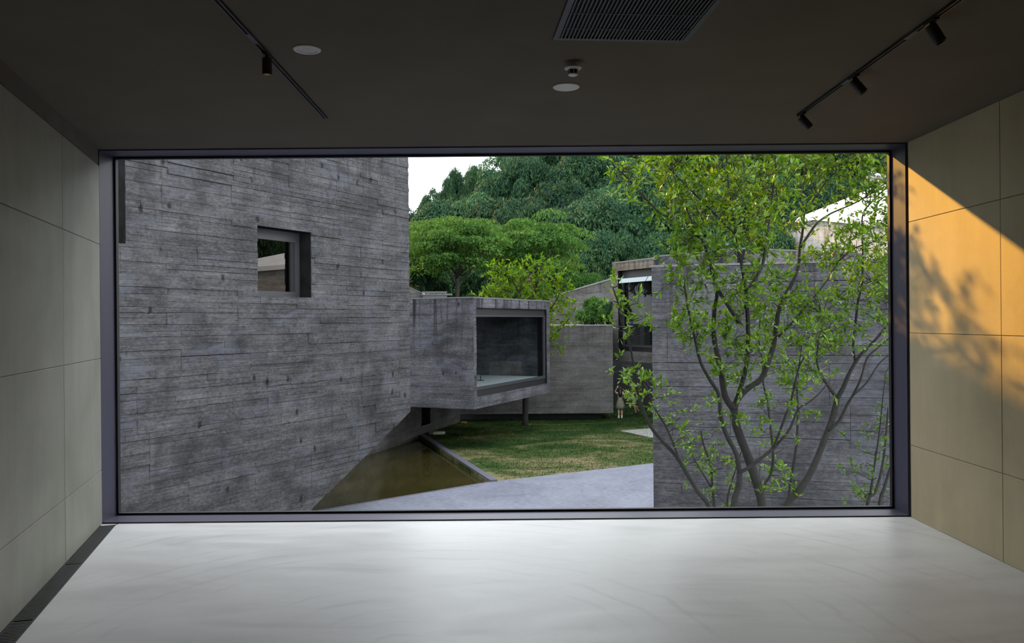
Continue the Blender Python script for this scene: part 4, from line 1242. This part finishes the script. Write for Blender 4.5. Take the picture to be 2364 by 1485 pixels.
# ------------------------------------------------------------------ slender trees right outside the window
TY = 9.6
tb = (3.02, TY, GZ)
B = lambda dx, dy: (tb[0] + dx, TY + dy, GZ - 0.05)
stems = [
    # main stem and its fork
    (9.6, 9.5, 0.060, 0.046, [B(0.05, 0), (1768, 1330), (1762, 1180), (1740, 1090), (1712, 1017), (1699, 979), (1695, 945)], 'trunk'),
    (9.5, 9.3, 0.040, 0.014, [(1695, 945), (1674, 916), (1665, 863), (1655, 816), (1648, 775), (1649, 716), (1655, 675), (1640, 620)], 'stem'),
    (9.5, 9.9, 0.042, 0.012, [(1695, 945), (1702, 923), (1724, 898), (1756, 876), (1774, 835), (1787, 791), (1796, 725), (1809, 690), (1828, 656), (1843, 615), (1846, 575), (1853, 534), (1857, 490)], 'stem'),
    (9.9, 10.1, 0.012, 0.005, [(1857, 490), (1851, 456), (1856, 412), (1859, 381), (1850, 300), (1845, 230)], 'branch'),
    (9.9, 10.0, 0.012, 0.005, [(1857, 490), (1881, 456), (1909, 418), (1943, 377), (1985, 310), (2010, 240)], 'branch'),
    (9.8, 9.6, 0.016, 0.005, [(1846, 575), (1868, 540), (1887, 515), (1918, 493), (1975, 468), (2025, 437), (2070, 400)], 'branch'),
    (9.5, 9.2, 0.030, 0.010, [(1702, 923), (1724, 838), (1727, 747), (1724, 709), (1721, 669), (1715, 631), (1709, 597), (1699, 543)], 'stem'),
    (9.2, 9.1, 0.012, 0.005, [(1699, 543), (1684, 528), (1646, 490), (1615, 459), (1587, 431), (1530, 371), (1500, 310)], 'branch'),
    (9.2, 9.4, 0.011, 0.005, [(1699, 543), (1690, 480), (1682, 420), (1676, 360), (1660, 280), (1655, 220)], 'branch'),
    (9.25, 9.7, 0.020, 0.007, [(1723, 678), (1746, 640), (1762, 606), (1770, 543), (1778, 496), (1785, 430), (1790, 360), (1770, 270)], 'branch'),
    # second stem
    (9.5, 9.4, 0.042, 0.034, [B(-0.12, -0.1), (1690, 1330), (1693, 1176), (1706, 1120), (1707, 1092)], 'trunk'),
    (9.4, 9.0, 0.030, 0.010, [(1707, 1092), (1701, 1051), (1677, 1004), (1665, 963), (1659, 910), (1640, 879), (1618, 838), (1605, 785), (1592, 730), (1580, 660)], 'stem'),
    (9.4, 9.2, 0.026, 0.006, [(1707, 1092), (1712, 1089), (1734, 1076), (1778, 1042), (1803, 1017), (1825, 988), (1843, 945), (1868, 929), (1893, 907), (1918, 876)], 'stem'),
    (9.3, 9.2, 0.016, 0.006, [(1787, 1033), (1815, 957), (1828, 920), (1843, 854), (1860, 820), (1881, 801), (1900, 750)], 'branch'),
    (9.3, 8.9, 0.022, 0.006, [(1712, 753), (1677, 700), (1655, 662), (1646, 631), (1634, 590), (1621, 556), (1568, 506), (1530, 496), (1486, 453), (1449, 412), (1420, 385), (1405, 365)], 'branch'),
    (9.1, 9.0, 0.010, 0.004, [(1621, 556), (1600, 520), (1585, 480), (1560, 420), (1545, 340)], 'branch'),
    # thin stem at the far left
    (9.4, 9.0, 0.030, 0.007, [B(-0.25, -0.15), (1690, 1290), (1640, 1173), (1612, 1136), (1583, 1089), (1562, 1054), (1530, 1020), (1502, 985), (1480, 935), (1471, 901), (1464, 860), (1458, 816), (1446, 769), (1436, 747), (1427, 700), (1415, 665)], 'trunk'),
    (9.2, 9.3, 0.013, 0.005, [(1568, 1062), (1555, 1026), (1537, 985), (1518, 954), (1502, 926), (1495, 885)], 'branch'),
    # thick leaning stem
    (9.8, 9.7, 0.050, 0.034, [B(0.15, 0.1), (1785, 1310), (1812, 1176), (1843, 1136), (1868, 1098), (1887, 1057), (1909, 1001), (1925, 954), (1933, 920)], 'trunk'),
    (9.7, 9.8, 0.022, 0.008, [(1933, 920), (1912, 891), (1893, 860), (1886, 830), (1890, 780)], 'branch'),
    (9.7, 9.5, 0.030, 0.012, [(1933, 920), (1947, 895), (1962, 860), (1984, 823), (2006, 801), (2037, 766), (2070, 720)], 'stem'),
    (9.7, 9.4, 0.020, 0.008, [(1912, 995), (1937, 973), (1956, 935), (1969, 913), (1987, 876), (2001, 829), (2022, 807), (2060, 775)], 'branch'),
    (9.5, 9.4, 0.014, 0.006, [(1969, 913), (2000, 885), (2031, 838), (2065, 812)], 'branch'),
    (9.7, 9.8, 0.016, 0.007, [(1975, 835), (1970, 797), (1975, 747), (1981, 694), (1989, 662), (1992, 590), (1990, 528), (1994, 490), (2022, 456), (2055, 425), (2090, 380)], 'stem'),
    # slim upright stems behind
    (10.1, 10.2, 0.022, 0.008, [B(0.1, 0.4), (1758, 1300), (1762, 1136), (1778, 1098), (1785, 1051), (1778, 979), (1771, 923), (1762, 885), (1760, 835), (1752, 790), (1755, 740)], 'trunk'),
    (10.2, 10.3, 0.024, 0.008, [B(0.2, 0.5), (1800, 1290), (1821, 1151), (1828, 1098), (1839, 1026), (1842, 948), (1840, 901), (1843, 863), (1850, 800)], 'trunk'),
    (9.6, 9.5, 0.016, 0.006, [(1796, 778), (1825, 750), (1846, 725), (1881, 684), (1912, 644), (1931, 609), (1962, 556)], 'branch'),
    (9.5, 9.4, 0.012, 0.005, [(1931, 612), (1943, 597), (1975, 572), (2022, 556), (2060, 530)], 'branch'),
]
cl_in = [(1440, 390, 36, .5), (1475, 368, 30, .5), (1450, 440, 24, .4), (1425, 372, 20, .4), (1530, 400, 38), (1570, 370, 34), (1560, 455, 36), (1605, 430, 42), (1640, 385, 40), (1690, 365, 38), (1740, 358, 32), (1545, 500, 24), (1620, 500, 42), (1680, 455, 48), (1740, 425, 46), (1700, 520, 40), (1760, 480, 40), (1795, 440, 38), (1800, 385, 32), (1850, 368, 34), (1895, 395, 34), (1935, 365, 34), (1985, 360, 34), (2030, 370, 36), (2000, 430, 36), (2040, 420, 30), (1950, 450, 28), (1880, 440, 24), (1835, 520, 32), (1590, 560, 36), (1556, 585, 26), (1640, 590, 36), (1700, 590, 26, .7), (1765, 560, 32), (1570, 640, 26), (1620, 655, 30), (1680, 665, 30), (1745, 650, 28), (1795, 640, 30), (1865, 600, 28), (1930, 595, 32), (1985, 580, 30), (2035, 590, 34), (2040, 500, 32), (2000, 515, 30), (1960, 535, 26), (1580, 725, 30), (1600, 780, 36), (1640, 745, 26), (1690, 790, 34), (1712, 720, 30), (1765, 705, 32), (1775, 760, 36), (1745, 815, 30), (1835, 700, 30), (1885, 715, 40), (1905, 770, 38), (1855, 780, 32), (1965, 665, 36), (2015, 650, 34), (2045, 700, 24), (1665, 850, 24), (1705, 865, 26), (1805, 845, 30), (1865, 845, 30), (1840, 895, 24),
      (1420, 662, 18, .56), (1440, 690, 19, .56), (1418, 700, 14, .56), (1425, 760, 17, .56), (1470, 700, 16, .56), (1483, 735, 14, .56), (1450, 775, 16, .56), (1493, 765, 13, .56), (1430, 850, 17, .56), (1455, 862, 15, .56), (1492, 875, 20, .56), (1470, 905, 22, .56), (1500, 905, 18, .56), (1532, 915, 20, .56), (1540, 960, 17, .56), (1572, 960, 13, .56), (1448, 920, 14, .56),
      (1580, 1010, 18, .6), (1565, 990, 14, .6), (1640, 930, 15, .6), (1660, 970, 12, .6), (1700, 960, 15, .6), (1720, 990, 16, .7), (1762, 945, 18, .6), (1800, 930, 18, .7), (1760, 1000, 14, .6), (1850, 955, 18, .7), (1900, 880, 17, .6), (1780, 1075, 18, .6), (1755, 1130, 20, .6), (1810, 1040, 18, .5), (1800, 1105, 24, .6), (1830, 1150, 16, .5), (1920, 800, 24), (2010, 785, 16, .6), (1990, 755, 22), (2025, 740, 20), (1980, 700, 20), (1730, 560, 24)]
cl_up = [(1575, 310, 26, .6), (1600, 290, 46), (1660, 270, 52), (1720, 280, 50), (1780, 280, 50), (1840, 270, 52), (1900, 280, 50), (1960, 280, 50), (2020, 280, 52), (2080, 300, 50), (1680, 200, 46), (1760, 190, 50), (1840, 190, 50), (1930, 200, 50), (2090, 420, 44), (2090, 520, 40), (2090, 640, 36), (2090, 740, 30)]
limb_tree('slender_tree', tb, TY, stems, cl_in + cl_up, 'slender multi-stemmed tree with bright green leaves right outside the window', 'tree', 'leaf_near', 0.082, 0.17, 47, 5, 300, 0.24)

# shrubs low at both sides of the stems
sb = (2.45, 9.9, GZ)
limb_tree('shrub', sb, 9.9, [
    (9.9, 9.9, 0.022, 0.008, [(sb[0], 9.9, GZ - 0.05), (1655, 1300), (1649, 1173), (1645, 1130), (1640, 1073), (1625, 1030), (1618, 995)], 'stem'),
    (9.9, 9.8, 0.016, 0.006, [(sb[0] + 0.05, 9.9, GZ - 0.05), (1672, 1280), (1678, 1170), (1684, 1130), (1700, 1080), (1712, 1040)], 'stem'),
    (9.9, 10.0, 0.010, 0.004, [(1645, 1130), (1620, 1090), (1600, 1055), (1590, 1020)], 'branch')],
    [(1600, 1030, 26, .7), (1640, 1020, 28, .7), (1610, 1080, 30, .7), (1660, 1080, 30, .7), (1690, 1055, 22, .6), (1655, 1140, 24, .6), (1695, 1130, 20, .6), (1575, 1080, 14, .5), (1620, 1130, 14, .5), (1640, 1050, 26, .6), (1610, 1000, 18, .6), (1670, 1200, 24), (1640, 1230, 24)],
    'low leafy shrub with small dark leaves at the foot of the slender tree', 'shrub', 'leaf_near', 0.062, 0.15, 26, 9, 0, 0.2)
s2 = (4.45, 9.5, GZ)
limb_tree('shrub', s2, 9.5, [
    (9.5, 9.4, 0.026, 0.008, [(s2[0], 9.5, GZ - 0.05), (2000, 1300), (2003, 1164), (2019, 1139), (2031, 1104), (2041, 1051), (2046, 1000), (2050, 940)], 'stem'),
    (9.5, 9.5, 0.028, 0.008, [(s2[0] + 0.05, 9.5, GZ - 0.05), (2028, 1300), (2031, 1167), (2041, 1129), (2056, 1079), (2075, 1020), (2085, 950)], 'stem'),
    (9.5, 9.6, 0.014, 0.005, [(2006, 1160), (2018, 1080), (2030, 1000), (2036, 940), (2045, 860)], 'stem')],
    [(2042, 980, 22, .8), (2028, 1010, 24, .8), (2046, 940, 16, .7), (2000, 1000, 14, .5), (1985, 1035, 14, .5), (2045, 1060, 20, .7), (2000, 1070, 18, .6), (1960, 1085, 14, .5), (1980, 1130, 26, .8), (2012, 1110, 24, .7), (2020, 1050, 18, .6), (2048, 830, 14, .6), (2045, 880, 16, .7), (2080, 960, 30), (2080, 1050, 26), (1990, 1160, 22, .7), (2050, 1150, 18, .6)],
    'thin leafy shrub beside the right window jamb', 'shrub', 'leaf_near', 0.064, 0.15, 28, 19, 0, 0.2)

# ------------------------------------------------------------------ two people on the lawn
def person(name, loc, rz, label, J, bulk, hair, clothes):
    """J: joints; the body is one voxel-fused surface, hair and clothing are children"""
    t = tag(empty(name, loc, rz), label, 'person')
    mb = MB()
    for pts, rad in bulk: mb.tube(pts, rad, 10)
    for c, r in J: mb.ball(c, r, 12, 8)
    b = mb.build('body', M['skin'], t, True)
    rm = b.modifiers.new('fuse', 'REMESH'); rm.mode = 'VOXEL'; rm.voxel_size = 0.009; rm.use_smooth_shade = True
    sm = b.modifiers.new('soften', 'SMOOTH'); sm.factor = 0.5; sm.iterations = 4
    for nm, m_, mb2 in [('hair', 'hair', hair)] + clothes:
        mb2.build(nm, M[m_], t, True)
    return t
def hand(w_, d, bulk, side=1):
    """palm and five fingers from the wrist w_, pointing along d"""
    w_ = Vector(w_); d = Vector(d).normalized()
    s = d.cross(Vector((0, 1, 0.2)))
    s = s.normalized() if s.length > 1e-3 else Vector((1, 0, 0))
    bulk.append(([w_, w_ + d * 0.04, w_ + d * 0.09], [0.026, 0.034, 0.030]))
    nn = d.cross(s)
    for k, ln in enumerate((0.060, 0.075, 0.070, 0.052)):
        o = w_ + d * 0.085 + s * (k - 1.5) * 0.021
        bulk.append(([o, o + d * ln * 0.5, o + d * ln * 0.85 + nn * 0.018], [0.0105, 0.0095, 0.008]))
    o = w_ + d * 0.03 + s * side * 0.03
    bulk.append(([o, o + d * 0.03 + s * side * 0.03, o + d * 0.06 + s * side * 0.035], [0.012, 0.011, 0.009]))

# first: back turned, arms raised to the hair, khaki dress, white shoes
p1 = on_ground(1432, 967)
bulk = []
for sx in (-1, 1):
    bulk.append(([(0.085 * sx, 0, 0.86), (0.085 * sx, -0.02, 0.66), (0.08 * sx, -0.01, 0.46), (0.08 * sx, 0.035, 0.32), (0.078 * sx, 0.02, 0.09)], [0.085, 0.078, 0.055, 0.054, 0.036]))
    bulk.append(([(0.078 * sx, 0.03, 0.06), (0.082 * sx, -0.06, 0.04), (0.086 * sx, -0.15, 0.03)], [0.040, 0.036, 0.026]))
bulk.append(([(0, 0, 0.84), (0, 0, 0.98), (0, 0.0, 1.12), (0, 0.0, 1.26), (0, 0.01, 1.33)], [0.145, 0.120, 0.125, 0.135, 0.085]))
bulk.append(([(-0.15, 0, 1.29), (0, 0, 1.31), (0.15, 0, 1.29)], [0.055, 0.07, 0.055]))
bulk.append(([(0, 0.0, 1.32), (0, -0.01, 1.42)], [0.052, 0.05]))
bulk.append(([(0.16, 0, 1.28), (0.25, -0.03, 1.40), (0.17, 0.03, 1.58)], [0.046, 0.040, 0.028])); hand((0.17, 0.03, 1.58), (-0.5, 0.2, 0.7), bulk)
bulk.append(([(-0.16, 0, 1.28), (-0.26, -0.08, 1.12), (-0.20, -0.20, 1.26)], [0.046, 0.040, 0.028])); hand((-0.20, -0.20, 1.26), (0.3, -0.4, 0.7), bulk, -1)
J = [((0, -0.015, 1.50), (0.080, 0.095, 0.115)), ((0, -0.115, 1.49), (0.014, 0.02, 0.02)), ((0.082, -0.01, 1.49), (0.012, 0.02, 0.03)), ((-0.082, -0.01, 1.49), (0.012, 0.02, 0.03))]
hair = MB().ball((0, 0.012, 1.525), (0.096, 0.105, 0.11), 16, 10)
hair.tube([(0, 0.06, 1.54), (0, 0.10, 1.42), (0.0, 0.13, 1.28), (-0.01, 0.14, 1.12)], [0.085, 0.10, 0.11, 0.055], 12)
dress = MB().lathe([(0.10, 1.31), (0.155, 1.26), (0.150, 1.12), (0.135, 1.02), (0.16, 0.92), (0.225, 0.72), (0.27, 0.52), (0.262, 0.52), (0.15, 0.80)], 26, (0, 0, 0), 0.82)
shoes = MB()
for sx in (-1, 1):
    shoes.tube([(0.08 * sx, 0.06, 0.045), (0.082 * sx, -0.04, 0.045), (0.087 * sx, -0.17, 0.035)], [0.046, 0.046, 0.034], 10)
    shoes.tube([(0.079 * sx, 0.022, 0.06), (0.079 * sx, 0.022, 0.17)], [0.046, 0.043], 10)
person('person', (p1.x, p1.y, GZ + 0.02), math.radians(176), 'person with long black hair in a khaki dress, one arm raised, on the lawn', J, bulk, hair,
       [('dress', 'dress', dress), ('shoe', 'cloth_white', shoes)])
# second: mid-stride towards the first, pale shorts, dark top, white hat
p2 = on_ground(1464, 957)
bulk = []
bulk.append(([(0.08, 0.0, 0.84), (0.085, -0.06, 0.64), (0.085, -0.05, 0.44), (0.085, 0.02, 0.28), (0.085, 0.06, 0.09)], [0.085, 0.078, 0.056, 0.054, 0.036]))
bulk.append(([(0.085, 0.07, 0.06), (0.087, -0.02, 0.04), (0.088, -0.10, 0.03)], [0.040, 0.036, 0.026]))
bulk.append(([(-0.08, 0.0, 0.84), (-0.085, 0.02, 0.64), (-0.085, 0.10, 0.45), (-0.085, 0.24, 0.33), (-0.085, 0.36, 0.15)], [0.085, 0.078, 0.056, 0.054, 0.036]))
bulk.append(([(-0.085, 0.39, 0.11), (-0.087, 0.34, 0.07), (-0.088, 0.27, 0.03)], [0.038, 0.036, 0.026]))
bulk.append(([(0, 0, 0.82), (0, -0.01, 0.96), (0, -0.04, 1.10), (0, -0.08, 1.24), (0, -0.09, 1.31)], [0.140, 0.118, 0.122, 0.130, 0.08]))
bulk.append(([(-0.15, -0.08, 1.26), (0, -0.08, 1.29), (0.15, -0.08, 1.26)], [0.052, 0.066, 0.052]))
bulk.append(([(0, -0.09, 1.30), (0, -0.11, 1.40)], [0.05, 0.048]))
for sx in (-1, 1):
    bulk.append(([(0.16 * sx, -0.08, 1.25), (0.21 * sx, -0.18, 1.07), (0.12 * sx, -0.40, 1.16)], [0.045, 0.038, 0.027])); hand((0.12 * sx, -0.40, 1.16), (-0.2 * sx, -0.8, 0.3), bulk, -sx)
J = [((0, -0.12, 1.48), (0.080, 0.095, 0.115)), ((0, -0.22, 1.47), (0.014, 0.02, 0.02)), ((0.082, -0.11, 1.47), (0.012, 0.02, 0.03)), ((-0.082, -0.11, 1.47), (0.012, 0.02, 0.03))]
hair = MB().ball((0, -0.09, 1.495), (0.095, 0.100, 0.105), 16, 10)
hair.tube([(0, -0.03, 1.50), (0, 0.0, 1.40), (0, 0.0, 1.30)], [0.08, 0.07, 0.04], 10)
top_ = MB().lathe([(0.09, 1.31), (0.155, 1.25), (0.150, 1.10), (0.140, 0.96), (0.150, 0.88), (0.12, 0.88)], 24, (0, 0, 0), 0.8)
top_.v = [(x, y - 0.085 * max(0.0, (z - 0.9) / 0.4), z) for x, y, z in top_.v]
sh = MB().lathe([(0.135, 0.95), (0.165, 0.84), (0.165, 0.76), (0.05, 0.74)], 24, (0, 0, 0), 0.85)
sh.tube([(0.085, -0.005, 0.84), (0.088, -0.045, 0.70), (0.088, -0.06, 0.58)], [0.09, 0.105, 0.110], 14)
sh.tube([(-0.085, 0.0, 0.84), (-0.088, 0.015, 0.70), (-0.088, 0.05, 0.58)], [0.09, 0.105, 0.110], 14)
shoes = MB().tube([(0.085, 0.10, 0.045), (0.087, -0.0, 0.045), (0.088, -0.12, 0.035)], [0.046, 0.046, 0.034], 10)
shoes.tube([(-0.085, 0.415, 0.13), (-0.087, 0.35, 0.075), (-0.088, 0.25, 0.035)], [0.046, 0.046, 0.034], 10)
hat = MB().lathe([(0.17, 1.545), (0.175, 1.555), (0.105, 1.57), (0.10, 1.62), (0.07, 1.645), (0.01, 1.65)], 24, (0, -0.11, 0))
person('person', (p2.x, p2.y, GZ + 0.01), math.radians(-62), 'person in pale shorts and a white hat stepping across the lawn behind the branches', J, bulk, hair,
       [('top', 'top_dark', top_), ('shorts', 'shorts', sh), ('shoe', 'black', shoes), ('hat', 'cloth_white', hat)])
